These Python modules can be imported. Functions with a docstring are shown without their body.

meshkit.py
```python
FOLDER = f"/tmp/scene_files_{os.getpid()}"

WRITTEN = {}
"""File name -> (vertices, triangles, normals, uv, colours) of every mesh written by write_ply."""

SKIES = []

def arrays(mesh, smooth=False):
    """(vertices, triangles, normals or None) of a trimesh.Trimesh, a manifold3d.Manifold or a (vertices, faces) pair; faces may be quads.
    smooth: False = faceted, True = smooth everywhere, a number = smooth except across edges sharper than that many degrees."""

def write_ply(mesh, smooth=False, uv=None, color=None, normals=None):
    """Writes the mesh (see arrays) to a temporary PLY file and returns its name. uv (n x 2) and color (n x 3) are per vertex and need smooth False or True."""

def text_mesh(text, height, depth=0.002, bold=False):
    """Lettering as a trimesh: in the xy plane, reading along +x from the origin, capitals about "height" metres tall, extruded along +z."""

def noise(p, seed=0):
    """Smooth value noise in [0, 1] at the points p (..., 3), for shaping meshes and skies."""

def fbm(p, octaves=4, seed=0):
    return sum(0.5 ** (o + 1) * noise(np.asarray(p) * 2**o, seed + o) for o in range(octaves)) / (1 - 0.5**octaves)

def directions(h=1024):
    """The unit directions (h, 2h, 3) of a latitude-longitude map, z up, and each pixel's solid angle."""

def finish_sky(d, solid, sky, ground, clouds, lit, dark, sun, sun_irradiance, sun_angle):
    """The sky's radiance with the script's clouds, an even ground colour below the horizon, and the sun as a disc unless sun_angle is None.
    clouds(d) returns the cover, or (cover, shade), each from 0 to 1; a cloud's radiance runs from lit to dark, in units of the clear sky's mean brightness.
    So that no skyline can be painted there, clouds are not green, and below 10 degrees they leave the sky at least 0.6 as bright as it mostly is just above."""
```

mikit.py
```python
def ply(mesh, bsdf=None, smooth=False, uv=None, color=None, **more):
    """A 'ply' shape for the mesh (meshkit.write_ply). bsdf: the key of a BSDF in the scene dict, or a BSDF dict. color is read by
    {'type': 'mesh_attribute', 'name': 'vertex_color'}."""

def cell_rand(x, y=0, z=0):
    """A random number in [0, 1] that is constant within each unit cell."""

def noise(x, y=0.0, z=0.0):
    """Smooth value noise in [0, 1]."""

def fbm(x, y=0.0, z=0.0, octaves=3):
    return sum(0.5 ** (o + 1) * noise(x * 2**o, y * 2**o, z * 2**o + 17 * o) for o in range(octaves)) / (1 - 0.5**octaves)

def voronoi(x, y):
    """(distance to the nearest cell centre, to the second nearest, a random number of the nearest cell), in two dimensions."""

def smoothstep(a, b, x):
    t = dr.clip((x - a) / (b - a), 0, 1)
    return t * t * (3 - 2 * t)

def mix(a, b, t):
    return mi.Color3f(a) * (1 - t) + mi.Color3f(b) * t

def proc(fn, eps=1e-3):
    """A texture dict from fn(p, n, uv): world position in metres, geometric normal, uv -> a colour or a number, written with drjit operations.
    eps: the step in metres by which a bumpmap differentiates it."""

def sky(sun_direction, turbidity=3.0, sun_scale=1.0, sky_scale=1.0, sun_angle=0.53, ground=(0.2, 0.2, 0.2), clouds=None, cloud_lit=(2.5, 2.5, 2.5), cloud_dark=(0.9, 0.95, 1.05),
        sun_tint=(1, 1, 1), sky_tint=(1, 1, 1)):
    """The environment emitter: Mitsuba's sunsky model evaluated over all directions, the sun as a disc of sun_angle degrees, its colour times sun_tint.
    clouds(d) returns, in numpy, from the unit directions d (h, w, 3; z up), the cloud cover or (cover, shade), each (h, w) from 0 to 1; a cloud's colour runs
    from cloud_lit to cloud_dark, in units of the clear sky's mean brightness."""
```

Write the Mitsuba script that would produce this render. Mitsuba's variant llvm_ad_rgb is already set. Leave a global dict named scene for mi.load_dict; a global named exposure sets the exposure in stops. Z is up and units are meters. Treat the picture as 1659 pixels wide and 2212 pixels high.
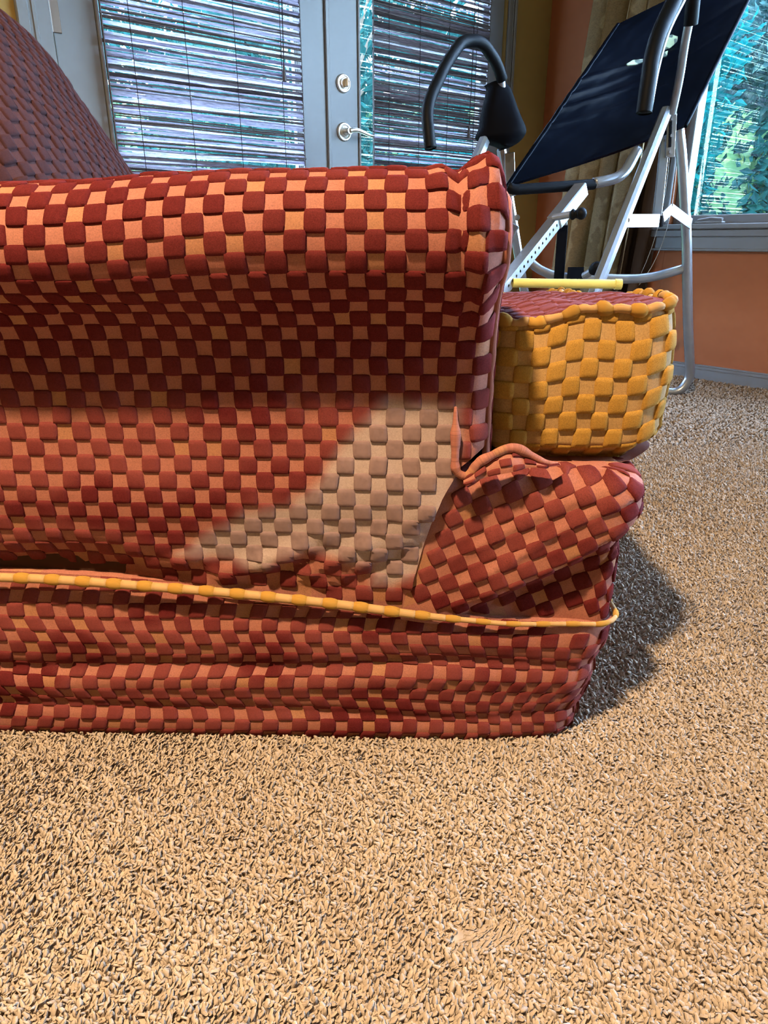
import math, random
import numpy as np, trimesh, manifold3d
import drjit as dr, mitsuba as mi
import mikit, meshkit
from mikit import proc, noise, fbm, cell_rand, smoothstep, mix
from scipy.interpolate import CubicSpline, PchipInterpolator
T = mi.ScalarTransform4f
scene, labels = {}, {}
rng = np.random.default_rng(7)
random.seed(7)

# ------------------------------------------------------------------ camera, sky, lamp, exposure
F, PITCH, EYE = 1490.0, math.radians(21.5), 0.58
CP, SP = math.cos(PITCH), math.sin(PITCH)
scene['camera'] = {'type': 'perspective', 'fov': 2 * math.degrees(math.atan(829.5 / F)), 'fov_axis': 'x',
                   'to_world': T().look_at([0, 0, EYE], [0, CP, EYE - SP], [0, 0, 1]), 'near_clip': 0.02, 'far_clip': 200.0}
exposure = 0.0
SKY_GAIN, SUN_GAIN, LAMP = 165.0, 10.0, 480.0
scene['sky'] = mikit.sky((-0.35, -0.75, 0.85), turbidity=3.0, sun_scale=SUN_GAIN, sky_scale=SKY_GAIN, sky_tint=(0.66, 0.92, 1.16), ground=(0.18, 0.22, 0.18),
                         clouds=lambda d: np.clip(meshkit.fbm(d * 3.0 + 5, 4) * 1.6 - 0.45, 0, 1), cloud_lit=(1.7, 2.15, 2.5), cloud_dark=(1.1, 1.4, 1.7))


def at(px, py, Y):
    """The point at forward distance Y that was measured at this place of the photograph (1659 x 2212)."""
    X, v = (px - 829.5) / F, (py - 1106) / F
    r = np.array([X, CP - v * SP, -(SP + v * CP)])
    return np.array([0, 0, EYE]) + r * (Y / r[1])


# ------------------------------------------------------------------ helpers
def numbered(key):
    if key not in scene and key not in labels:
        return key
    n = 1
    while f'{key}_{n:03d}' in scene or f'{key}_{n:03d}' in labels:
        n += 1
    return f'{key}_{n:03d}'


def add(name, mesh, bsdf, parent=None, smooth=30, uv=None, color=None, label=None, cat=None, group=None, kind=None, shape=None, **more):
    key = numbered(f'{parent}__{name}' if parent else name)
    scene[key] = shape if shape is not None else mikit.ply(mesh, bsdf, smooth=smooth, uv=uv, color=color, **more)
    tag(key, label, cat, group, kind)
    return key


def tag(key, label=None, cat=None, group=None, kind=None):
    e = {k: v for k, v in (('label', label), ('category', cat), ('group', group), ('kind', kind)) if v}
    if e:
        labels[key] = e


def thing(name, label, cat, group=None):
    key = numbered(name)
    tag(key, label, cat, group)
    return key


def cat_(ms):
    return trimesh.util.concatenate([m for m in ms])


def cbox(lo, hi, c=0.002):
    """A box with chamfered edges."""
    lo, hi = np.minimum(lo, hi).astype(float), np.maximum(lo, hi).astype(float)
    c = min(c, 0.45 * (hi - lo).min())
    p = []
    for sx in (0, 1):
        for sy in (0, 1):
            for sz in (0, 1):
                b = np.where([sx, sy, sz], hi, lo)
                d = np.where([sx, sy, sz], -c, c)
                for k in range(3):
                    q = b + d
                    q[k] = b[k]
                    p.append(q)
    return trimesh.convex.convex_hull(np.array(p))


def tube(pts, r, n=12, closed=False, squash=None):
    """A tube along points; r one radius or one per point."""
    pts = np.asarray(pts, float)
    r = np.broadcast_to(np.asarray(r, float), (len(pts),))
    if closed:
        t = np.roll(pts, -1, 0) - np.roll(pts, 1, 0)
    else:
        t = np.gradient(pts, axis=0)
    t /= np.linalg.norm(t, axis=1, keepdims=True) + 1e-12
    u = np.cross(t[0], [0, 0, 1] if abs(t[0][2]) < .9 else [1, 0, 0])
    V = []
    a = np.linspace(0, 2 * np.pi, n, endpoint=False)
    for i in range(len(pts)):
        u = u - t[i] * (u @ t[i])
        u /= np.linalg.norm(u)
        w = np.cross(t[i], u)
        V.append(pts[i] + r[i] * (np.cos(a)[:, None] * u + np.sin(a)[:, None] * w))
    V = np.vstack(V)
    Fc = []
    m = len(pts)
    for i in range(m if closed else m - 1):
        j = (i + 1) % m
        for k in range(n):
            l = (k + 1) % n
            Fc += [[i * n + k, i * n + l, j * n + l], [i * n + k, j * n + l, j * n + k]]
    if not closed:
        V = np.vstack([V, pts[0], pts[-1]])
        for k in range(n):
            l = (k + 1) % n
            Fc += [[len(V) - 2, l, k], [len(V) - 1, (m - 1) * n + k, (m - 1) * n + l]]
    return trimesh.Trimesh(V, Fc, process=False)


def curve(pts, n=40):
    pts = np.asarray(pts, float)
    s = np.r_[0, np.cumsum(np.linalg.norm(np.diff(pts, axis=0), axis=1))]
    return CubicSpline(s, pts)(np.linspace(0, s[-1], n)) if len(pts) > 2 else np.linspace(pts[0], pts[1], n)


def bend(pts, r=0.04, n=6):
    """A polyline with rounded corners."""
    pts = [np.asarray(p, float) for p in pts]
    out = [pts[0]]
    for a, b, c in zip(pts, pts[1:], pts[2:]):
        la, lc = np.linalg.norm(a - b), np.linalg.norm(c - b)
        d = min(r, .45 * la, .45 * lc)
        p, q = b + (a - b) / la * d, b + (c - b) / lc * d
        for k in np.linspace(0, 1, n):
            out.append((1 - k) ** 2 * p + 2 * k * (1 - k) * b + k * k * q)
    return np.array(out + [pts[-1]])


def beam(p, q, w, h, up=(0, 0, 1), c=0.002):
    """A rectangular bar from p to q, w across and h along up."""
    p, q = np.asarray(p, float), np.asarray(q, float)
    L = np.linalg.norm(q - p)
    x = (q - p) / L
    y = np.cross(up, x)
    y /= np.linalg.norm(y)
    z = np.cross(x, y)
    m = cbox([0, -w / 2, -h / 2], [L, w / 2, h / 2], c)
    M = np.eye(4)
    M[:3, :3] = np.stack([x, y, z], 1)
    M[:3, 3] = p
    m.apply_transform(M)
    return m


def grid_mesh(P):
    """A mesh over an (m, n, 3) array of points."""
    m, n = P.shape[:2]
    i = np.arange(m * n).reshape(m, n)
    a, b, c, d = i[:-1, :-1].ravel(), i[1:, :-1].ravel(), i[1:, 1:].ravel(), i[:-1, 1:].ravel()
    return trimesh.Trimesh(P.reshape(-1, 3), np.vstack([np.stack([a, b, c], 1), np.stack([a, c, d], 1)]), process=False)


def principled(color, rough=0.6, **k):
    c = color if isinstance(color, dict) else {'type': 'rgb', 'value': list(color)}
    return {'type': 'twosided', 'b': {'type': 'principled', 'base_color': c, 'roughness': rough, **k}}


def diffuse(color):
    c = color if isinstance(color, dict) else {'type': 'rgb', 'value': list(color)}
    return {'type': 'twosided', 'b': {'type': 'diffuse', 'reflectance': c}}


# ------------------------------------------------------------------ materials
STAIN = [(830, 862), (990, 872), (988, 1020), (962, 1085), (930, 1150), (902, 1232), (850, 1268), (800, 1262), (812, 1215), (760, 1215), (700, 1192),
         (640, 1188), (560, 1236), (500, 1212), (440, 1206), (378, 1198), (440, 1160), (520, 1112), (620, 1092), (680, 1048), (712, 1000), (742, 960), (790, 905)]
STAIN = [tuple(map(float, at(x, y, .69)[[0, 2]])) for x, y in STAIN]      # a bleached patch, as it lies on the cloth (metres, x and z)


def stain(p):
    x = p.x + .006 * (noise(p.x * 60, p.z * 60) - .5)
    z = p.z + .006 * (noise(p.x * 60 + 9, p.z * 60) - .5)
    d, inside = mi.Float(9), mi.Float(1)
    for (ax, az), (bx, bz) in zip(STAIN, STAIN[1:] + STAIN[:1]):
        ex, ez = bx - ax, bz - az
        t = dr.clip(((x - ax) * ex + (z - az) * ez) / (ex * ex + ez * ez), 0, 1)
        d = dr.minimum(d, dr.sqrt(dr.square(x - ax - ex * t) + dr.square(z - az - ez * t)))
        cross = ((az > z) != (bz > z)) & (x < ex * (z - az) / (ez + 1e-9) + ax)
        inside = dr.select(cross, -inside, inside)
    return smoothstep(-.009, .009, -inside * d) * dr.select(p.y < .72, 1.0, 0.0)


def weave_fn(a, b, faded=None):
    def fn(p, n, uv):
        r = cell_rand(uv.x, uv.y, 3)
        c = mix(a, b, dr.select(r > .9, 1.0, 0.25 * r))
        th = noise(uv.x * 34, uv.y * 17) * .5 + noise(uv.x * 15, uv.y * 36) * .5
        c = c * (.72 + .5 * th)
        if faded is not None:
            c = mix(c, mi.Color3f(faded) * (.8 + .4 * th), stain(p) * .97)
        return c
    return fn


def velvet_fn(a, b, faded=None, brushed_sheen=None):
    def fn(p, n, uv):
        r = cell_rand(uv.x, uv.y, 5)
        c = mix(a, b, r * .55 + .5 * (fbm(uv.x * 6, uv.y * 6) - .3))
        if brushed_sheen is not None:
            k = smoothstep(.30, .62, fbm(p.x * 9 + p.y * 9 + 3, p.z * 16, 1.0)) * (1 - .75 * smoothstep(.40, .46, p.z))  # random nap patches; below the roll velvet sheen is painted in as paler colour
            c = mix(c, brushed_sheen, k * .9)
        c = c * (.78 + .45 * noise(uv.x * 42, uv.y * 42))
        if faded is not None:
            c = mix(c, mi.Color3f(faded) * (.85 + .3 * fbm(uv.x * 5, uv.y * 5)), stain(p) * .93)
        return c
    return fn


RED_W, RED_W2 = (.232, .079, .054), (.245, .10, .050)
RED_V, RED_V2 = (.058, .0062, .0062), (.078, .010, .009)
YEL_W, YEL_W2 = (.29, .165, .062), (.27, .15, .05)
YEL_V, YEL_V2 = (.24, .12, .022), (.27, .14, .030)
velvet_look = dict(rough=.9, specular=.05, sheen=.25, sheen_tint=.8)
scene['weave_red'] = principled(proc(weave_fn(RED_W, RED_W2)), .75, specular=.2)
scene['weave_arm'] = principled(proc(weave_fn(RED_W, RED_W2, (.27, .192, .165))), .75, specular=.2)
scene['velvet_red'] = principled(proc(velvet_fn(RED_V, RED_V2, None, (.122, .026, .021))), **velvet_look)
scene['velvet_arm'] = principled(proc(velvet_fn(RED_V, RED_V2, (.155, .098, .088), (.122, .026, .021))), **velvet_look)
scene['velvet_dusk'] = principled(proc(velvet_fn((.085, .020, .022), (.115, .032, .033))), .9, specular=.05, sheen=.4)
scene['weave_mustard'] = principled(proc(weave_fn(YEL_W, YEL_W2)), .75, specular=.2)
scene['velvet_mustard'] = principled(proc(velvet_fn(YEL_V, YEL_V2)), **velvet_look)
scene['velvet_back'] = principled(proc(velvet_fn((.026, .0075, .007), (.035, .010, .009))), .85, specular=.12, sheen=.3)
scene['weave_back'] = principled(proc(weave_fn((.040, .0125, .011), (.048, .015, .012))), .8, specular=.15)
scene['lining'] = diffuse((.06, .03, .02))


def carpet_fn(p, n, uv):
    a = fbm(p.x * 7, p.y * 7, 1.0)
    return mix((.275, .205, .150), (.32, .248, .188), a) * (.82 + .36 * noise(p.x * 160, p.y * 160, p.z * 90))


scene['carpet_yarn'] = diffuse(proc(carpet_fn))
scene['carpet_base'] = diffuse((.22, .17, .125))
scene['paint_mustard'] = diffuse(proc(lambda p, n, uv: mix((.33, .215, .075), (.35, .23, .08), fbm(p.x * 40, p.y * 40, p.z * 40))))
scene['paint_orange'] = diffuse(proc(lambda p, n, uv: mix((.33, .105, .045), (.35, .115, .05), fbm(p.x * 40, p.y * 40, p.z * 40))))
scene['paint_cream'] = diffuse((.62, .55, .45))
scene['paint_ceiling'] = diffuse((.55, .50, .42))
scene['paint_white'] = principled((.175, .17, .165), .4, specular=.25)
scene['pane_glass'] = {'type': 'thindielectric', 'int_ior': 1.5}
scene['nickel'] = {'type': 'roughconductor', 'material': 'none', 'alpha': .22, 'specular_reflectance': {'type': 'rgb', 'value': [.66, .61, .54]}}
scene['nickel'] = {'type': 'twosided', 'b': scene['nickel']}
scene['steel_silver'] = principled(proc(lambda p, n, uv: mix((.30, .31, .33), (.38, .39, .41), fbm(p.x * 30, p.y * 30, p.z * 30))), .33, metallic=.75, specular=.5)
scene['steel_grey'] = principled((.34, .35, .37), .4, metallic=.5)
scene['dark_hole'] = diffuse((.012, .012, .014))
scene['nylon_black'] = principled(proc(lambda p, n, uv: mix((.0008, .0015, .004), (.0016, .003, .0075), fbm(p.x * 90, p.y * 90, p.z * 90))), .28, specular=.03)
scene['foam_black'] = principled((.003, .0035, .005), .55, specular=.13)
scene['vinyl_black'] = principled((.0025, .0025, .004), .75, specular=.06)
scene['plastic_yellow'] = principled((.78, .66, .16), .35)
scene['tag_green'] = principled(proc(lambda p, n, uv: mix((.50, .62, .38), (.08, .12, .09), smoothstep(.55, .62, noise(p.x * 70 + 3, p.z * 70)))), .5)
scene['bronze_hinge'] = principled((.16, .11, .08), .5, metallic=.6)


def curtain_fn(p, n, uv):
    leaf = smoothstep(.52, .60, fbm(uv.x * 9, uv.y * 5 + 2, 3.0))
    return mix((.24, .16, .075), (.36, .27, .15), leaf) * (.85 + .3 * noise(uv.x * 160, uv.y * 160))


scene['curtain_cloth'] = principled(proc(curtain_fn), .6, specular=.3, sheen=.4)
scene['curtain_dark'] = diffuse((.075, .042, .026))
scene['cord_white'] = diffuse((.62, .60, .56))
scene['cord_dark'] = diffuse((.03, .02, .02))
BAMBOO = []
for i, (c, t) in enumerate([((.055, .040, .042), .5), ((.15, .125, .16), 1.0), ((.03, .022, .022), .3), ((.24, .21, .27), 1.3)]):
    k = f'bamboo_{i}'
    scene[k] = {'type': 'principledthin', 'base_color': proc(lambda p, n, uv, c=c: mi.Color3f(c) * (.35 + 1.3 * fbm(p.x * 55, p.y * 55, p.z * 260))), 'roughness': .6, 'diff_trans': t}
    BAMBOO.append(k)
scene['bamboo_dark'] = principled((.045, .026, .02), .6)
scene['bark'] = diffuse(proc(lambda p, n, uv: mix((.10, .075, .055), (.2, .16, .12), fbm(p.x * 20, p.y * 20, p.z * 6))))
for k, c in (('leaf_far', (.014, .072, .068)), ('leaf_teal', (.006, .125, .066)), ('leaf_bright', (.004, .19, .06)), ('leaf_blue', (.004, .085, .088)), ('leaf_pale', (.035, .085, .085))):
    scene[k] = {'type': 'principledthin', 'base_color': proc(lambda p, n, uv, c=c: mi.Color3f(c) * (.55 + .9 * fbm(p.x * 9, p.y * 9, p.z * 9))), 'roughness': .9, 'eta': 1.12, 'diff_trans': .9}
scene['grass'] = diffuse(proc(lambda p, n, uv: mix((.10, .22, .09), (.20, .34, .16), fbm(p.x * 5, p.y * 5))))
scene['lamp_metal'] = principled((.8, .8, .8), .4)

# ------------------------------------------------------------------ the room (axes: a along the door wall, b along the window wall, origin in their corner)
PSI = math.radians(38)
W1, W2 = np.array([math.cos(PSI), math.sin(PSI), 0]), np.array([-math.sin(PSI), math.cos(PSI), 0])
CORNER = np.array([.7837, 3.862, 0])
RM = np.eye(4)
RM[:3, 0], RM[:3, 1], RM[:3, 3] = W1, W2, CORNER
CEIL, DEEP, BEHIND = 2.6, -5.4, -5.4


def room(m):
    m = m.copy()
    m.apply_transform(RM)
    return m


def rp(a, b, z):
    return CORNER + W1 * a + W2 * b + np.array([0, 0, z])


def struct(name, ms, bsdf, parent=None, smooth=30, **k):
    return add(name, room(cat_(ms) if isinstance(ms, list) else ms), bsdf, parent, smooth, kind=None if parent else 'structure', **k)


struct('floor', cbox([DEEP, BEHIND, -.12], [.12, .12, 0], .001), 'carpet_base', label='beige wall-to-wall shag carpet')
struct('ceiling', cbox([DEEP, BEHIND, CEIL], [.12, .12, CEIL + .1], .001), 'paint_ceiling', label='white ceiling')
D0, D1, DTOP = -2.262, -.30, 2.06          # the french doors' opening along the door wall
struct('wall_door', [cbox([DEEP, 0, 0], [D0 - .002, .12, CEIL], .001), cbox([D1 + .002, 0, 0], [.12, .12, CEIL], .001), cbox([D0 - .002, 0, DTOP + .002], [D1 + .002, .12, CEIL], .001)], 'paint_mustard',
       label='mustard painted wall beside the french doors')
B0, B1, WS, WT = -.75, -2.95, .645, 2.30 
B2, B3 = -3.1, -5.25      # openings along the window wall; this second one is added for daylight
struct('wall_window', [cbox([0, 0, 0], [.12, B0, CEIL], .001), cbox([0, B1, .06], [.12, B2, WT], .001), cbox([0, B3, .06], [.12, BEHIND, WT], .001), cbox([0, B0, .06], [.12, B1, WS], .001), cbox([0, B0, 0], [.12, BEHIND, .06], .001), cbox([0, B0, WT], [.12, BEHIND, CEIL], .001)], 'paint_orange',
       label='burnt orange painted wall under and beside the window')
struct('wall_left', cbox([DEEP - .1, BEHIND, 0], [DEEP, .12, CEIL], .001), 'paint_mustard', label='mustard wall behind the camera')
struct('wall_back', cbox([DEEP, BEHIND - .1, 0], [.12, BEHIND, CEIL], .001), 'paint_mustard', label='mustard wall behind the camera')


def skirting(lo, hi, axis):
    out = []
    for z0, z1, d in ((0, .05, .014), (.05, .062, .010), (.062, .07, .006)):
        l, h = np.array(lo, float), np.array(hi, float)
        l[2], h[2] = z0, z1
        h[axis] = l[axis] - d if lo[axis] <= 0 else l[axis] + d
        out.append(cbox(l, h, .0015))
    return out


struct('baseboard_window', skirting([0, -.02, 0], [0, B2 + .03, .1], 0), 'paint_white', label='white baseboard along the orange wall')
struct('baseboard_door', skirting([-.19, 0, 0], [-.015, 0, .1], 1), 'paint_white', label='white baseboard along the mustard wall')


def casing(a0, a1, name, label):
    """A vertical door casing: stepped boards."""
    w = a1 - a0
    inner = a1 if name.endswith('1') else a0
    ms = [cbox([a0, -.014, 0], [a1, 0, DTOP + .06], .003)]
    if name.endswith('1'):
        ms += [cbox([a0, -.022, 0], [a0 + .35 * w, -.014, DTOP + .06], .003), cbox([a0 + .45 * w, -.018, 0], [a0 + .58 * w, -.014, DTOP + .06], .002)]
    else:
        ms += [cbox([a1 - .35 * w, -.022, 0], [a1, -.014, DTOP + .06], .003), cbox([a0 + .42 * w, -.018, 0], [a0 + .55 * w, -.014, DTOP + .06], .002)]
    struct(name, ms, 'paint_white', label=label)


casing(D0 - .10, D0 - .004, 'trim_1', 'white casing on the left of the french doors')
casing(D1 + .004, D1 + .05, 'trim_2', 'white casing on the right of the french doors')
struct('trim_3', cbox([D0 - .10, -.018, DTOP + .004], [D1 + .05, 0, DTOP + .10], .003), 'paint_white', label='white head casing over the french doors')


def glazed_door(n, a0, a1, label, gl, gr):
    """A glazed door leaf: stiles, rails, glazing bead and pane; gl and gr: the glass's left and right edge."""
    y0, y1 = .012, .055
    ms = [cbox([a0, y0, .01], [gl, y1, DTOP - .004], .003), cbox([gr, y0, .01], [a1, y1, DTOP - .004], .003), cbox([gl, y0, .01], [gr, y1, .25], .003), cbox([gl, y0, DTOP - .14], [gr, y1, DTOP - .004], .003)]
    k = struct(f'door_{n}', ms, 'paint_white', label=label)
    b = .012
    bead = [cbox([gl, y0 - .006, .25], [gl + b, y0 + .01, DTOP - .14], .003), cbox([gr - b, y0 - .006, .25], [gr, y0 + .01, DTOP - .14], .003),
            cbox([gl, y0 - .006, .25], [gr, y0 + .01, .25 + b], .003), cbox([gl, y0 - .006, DTOP - .14 - b], [gr, y0 + .01, DTOP - .14], .003)]
    struct('glazing_bead', bead, 'paint_white', k)
    g = np.array([[gl, .03, .25], [gr, .03, .25], [gr, .03, DTOP - .14], [gl, .03, DTOP - .14]])
    struct('pane', trimesh.Trimesh(g, [[0, 1, 2], [0, 2, 3]]), 'pane_glass', k, smooth=False, label='clear glass pane')
    return k


d1 = glazed_door(1, D0 + .002, -1.266, 'white glazed french door leaf on the left, behind the bluish blind', -2.125, -1.398)
d2 = glazed_door(2, -1.258, D1 - .002, 'white glazed french door leaf with the deadbolt and lever handle', -1.118, -.425)
struct('astragal', cbox([-1.272, .002, .01], [-1.254, .012, DTOP - .004], .003), 'paint_white', d2)
for z in (.25, 1.165, 1.86):
    h = struct('hinge', tube([[D0 - .002, .004, z], [D0 - .002, .004, z + .1]], .006, 10), 'bronze_hinge', d1, label='dark bronze hinge')
    struct('leaf_plate', cbox([D0 + .001, .007, z + .002], [D0 + .028, .013, z + .098], .001), 'bronze_hinge', h)
# deadbolt and lever on the right leaf
ZB, ZH, AH = 1.153, .985, -1.19


def disc(a, z, prof, n=28):
    """A turned piece standing off the door towards the room: profile of (radius, height)."""
    m = trimesh.creation.revolve(np.array(prof), sections=n)
    m.apply_transform(np.array([[1, 0, 0, a], [0, 0, -1, .012], [0, 1, 0, z], [0, 0, 0, 1.0]]))
    return m


db = struct('deadbolt', disc(AH, ZB, [[0, 0], [.033, 0], [.033, .004], [.030, .009], [.027, .0095], [.024, .007], [.021, .0075], [.017, .013], [0, .014]]), 'nickel', d2, label='satin nickel deadbolt rose')
struct('thumb_turn', cbox([AH - .004, -.022, ZB - .015], [AH + .006, -.001, ZB + .015], .003), 'nickel', db)
lv = struct('lever_handle', disc(AH, ZH, [[0, 0], [.034, 0], [.034, .004], [.031, .009], [.026, .0095], [.022, .007], [.014, .010], [.012, .018], [.012, .045], [0, .046]]), 'nickel', d2, label='satin nickel lever handle')
struct('lever', tube(curve([[AH, -.030, ZH], [AH + .03, -.034, ZH + .004], [AH + .065, -.034, ZH - .002], [AH + .105, -.032, ZH - .009], [AH + .118, -.031, ZH - .008]], 24), np.interp(np.linspace(0, 1, 24), [0, .2, .9, 1], [.010, .0085, .006, .004]), 12), 'nickel', lv)

# window: frame, pane, stool and apron
def window(n, b0, b1, label, WS=WS):
    wk = struct(f'window_{n}', [cbox([.03, b0, WS], [.09, b0 - .04, WT], .003), cbox([.03, b1 + .04, WS], [.09, b1, WT], .003), cbox([.03, b0 - .04, WS], [.09, b1 + .04, WS + .035], .003), cbox([.03, b0 - .04, WT - .04], [.09, b1 + .04, WT], .003)],
                'paint_white', label=label)
    g = np.array([[.06, b0 - .035, WS + .03], [.06, b1 + .035, WS + .03], [.06, b1 + .035, WT - .035], [.06, b0 - .035, WT - .035]])
    struct('pane', trimesh.Trimesh(g, [[0, 1, 2], [0, 2, 3]]), 'pane_glass', wk, smooth=False, label='clear glass pane')
    if WS < .1:
        return
    struct('window_sill', [cbox([-.035, b0 + .08, WS - .022], [.04, b1 - .08, WS], .004)], 'paint_white', wk, label='white window stool')
    struct('apron', [cbox([-.016, b0 + .07, WS - .10], [0, b1 - .07, WS - .022], .003), cbox([-.024, b0 + .07, WS - .052], [-.016, b1 - .07, WS - .022], .004), cbox([-.02, b0 + .07, WS - .108], [0, b1 - .07, WS - .096], .003)], 'paint_white', wk, label='white moulded apron under the window')
    struct('side_casing', [cbox([-.016, b0 + .07, WS], [0, b0 + .002, WT + .07], .003), cbox([-.022, b0 + .07, WS], [-.016, b0 + .045, WT + .07], .003)], 'paint_white', wk)


window(1, B0, B1, 'white vinyl frame of the large window at the right')
window(2, B2, B3, 'white frame of an added unseen window beyond the right edge, for more daylight', .06)  # added full-height window out of view, brightens the carpet at the right
wl = thing('window_latch', 'small white latch lying on the window stool beside the table leg', 'latch')
add('base_plate', room(cbox([-.03, -.885, WS], [.0, -1.005, WS + .008], .003)), 'paint_white', wl)
add('handle', room(tube([[-.012, -.89, WS + .012], [-.016, -.95, WS + .02], [-.02, -1.0, WS + .016]], .006, 10)), 'paint_white', wl)

# the ceiling lamp that lights the sofa (behind the camera)
LP = np.array([-.50, -.27, CEIL])
lamp = thing('ceiling_lamp', 'round ceiling lamp behind the camera', 'lamp')
add('housing', trimesh.creation.revolve(np.array([[.084, -.012], [.084, -.058], [.088, -.060], [.10, -.058], [.108, 0]]), sections=40).apply_translation(LP - [0, 0, .002]), 'lamp_metal', lamp)
dsk = trimesh.creation.revolve(np.array([[0, -.016], [.05, -.015], [.075, -.010]]), sections=40)
dsk.apply_translation(LP - [0, 0, .002])
if dsk.face_normals[:, 2].mean() > 0:
    dsk.invert()
add('diffuser', dsk, 'lamp_metal', lamp, smooth=False, emitter={'type': 'area', 'radiance': {'type': 'rgb', 'value': [LAMP * 1.0 * 10, LAMP * .75 * 10, LAMP * .46 * 10]}})

# ------------------------------------------------------------------ fabric
S = .0171                                   # one square of the velvet checks
PA = np.array([-1, -.88, -.5, 0, .5, .88, 1.0])
PH = np.array([-.12, .78, .97, 1, .97, .78, -.12])


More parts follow.
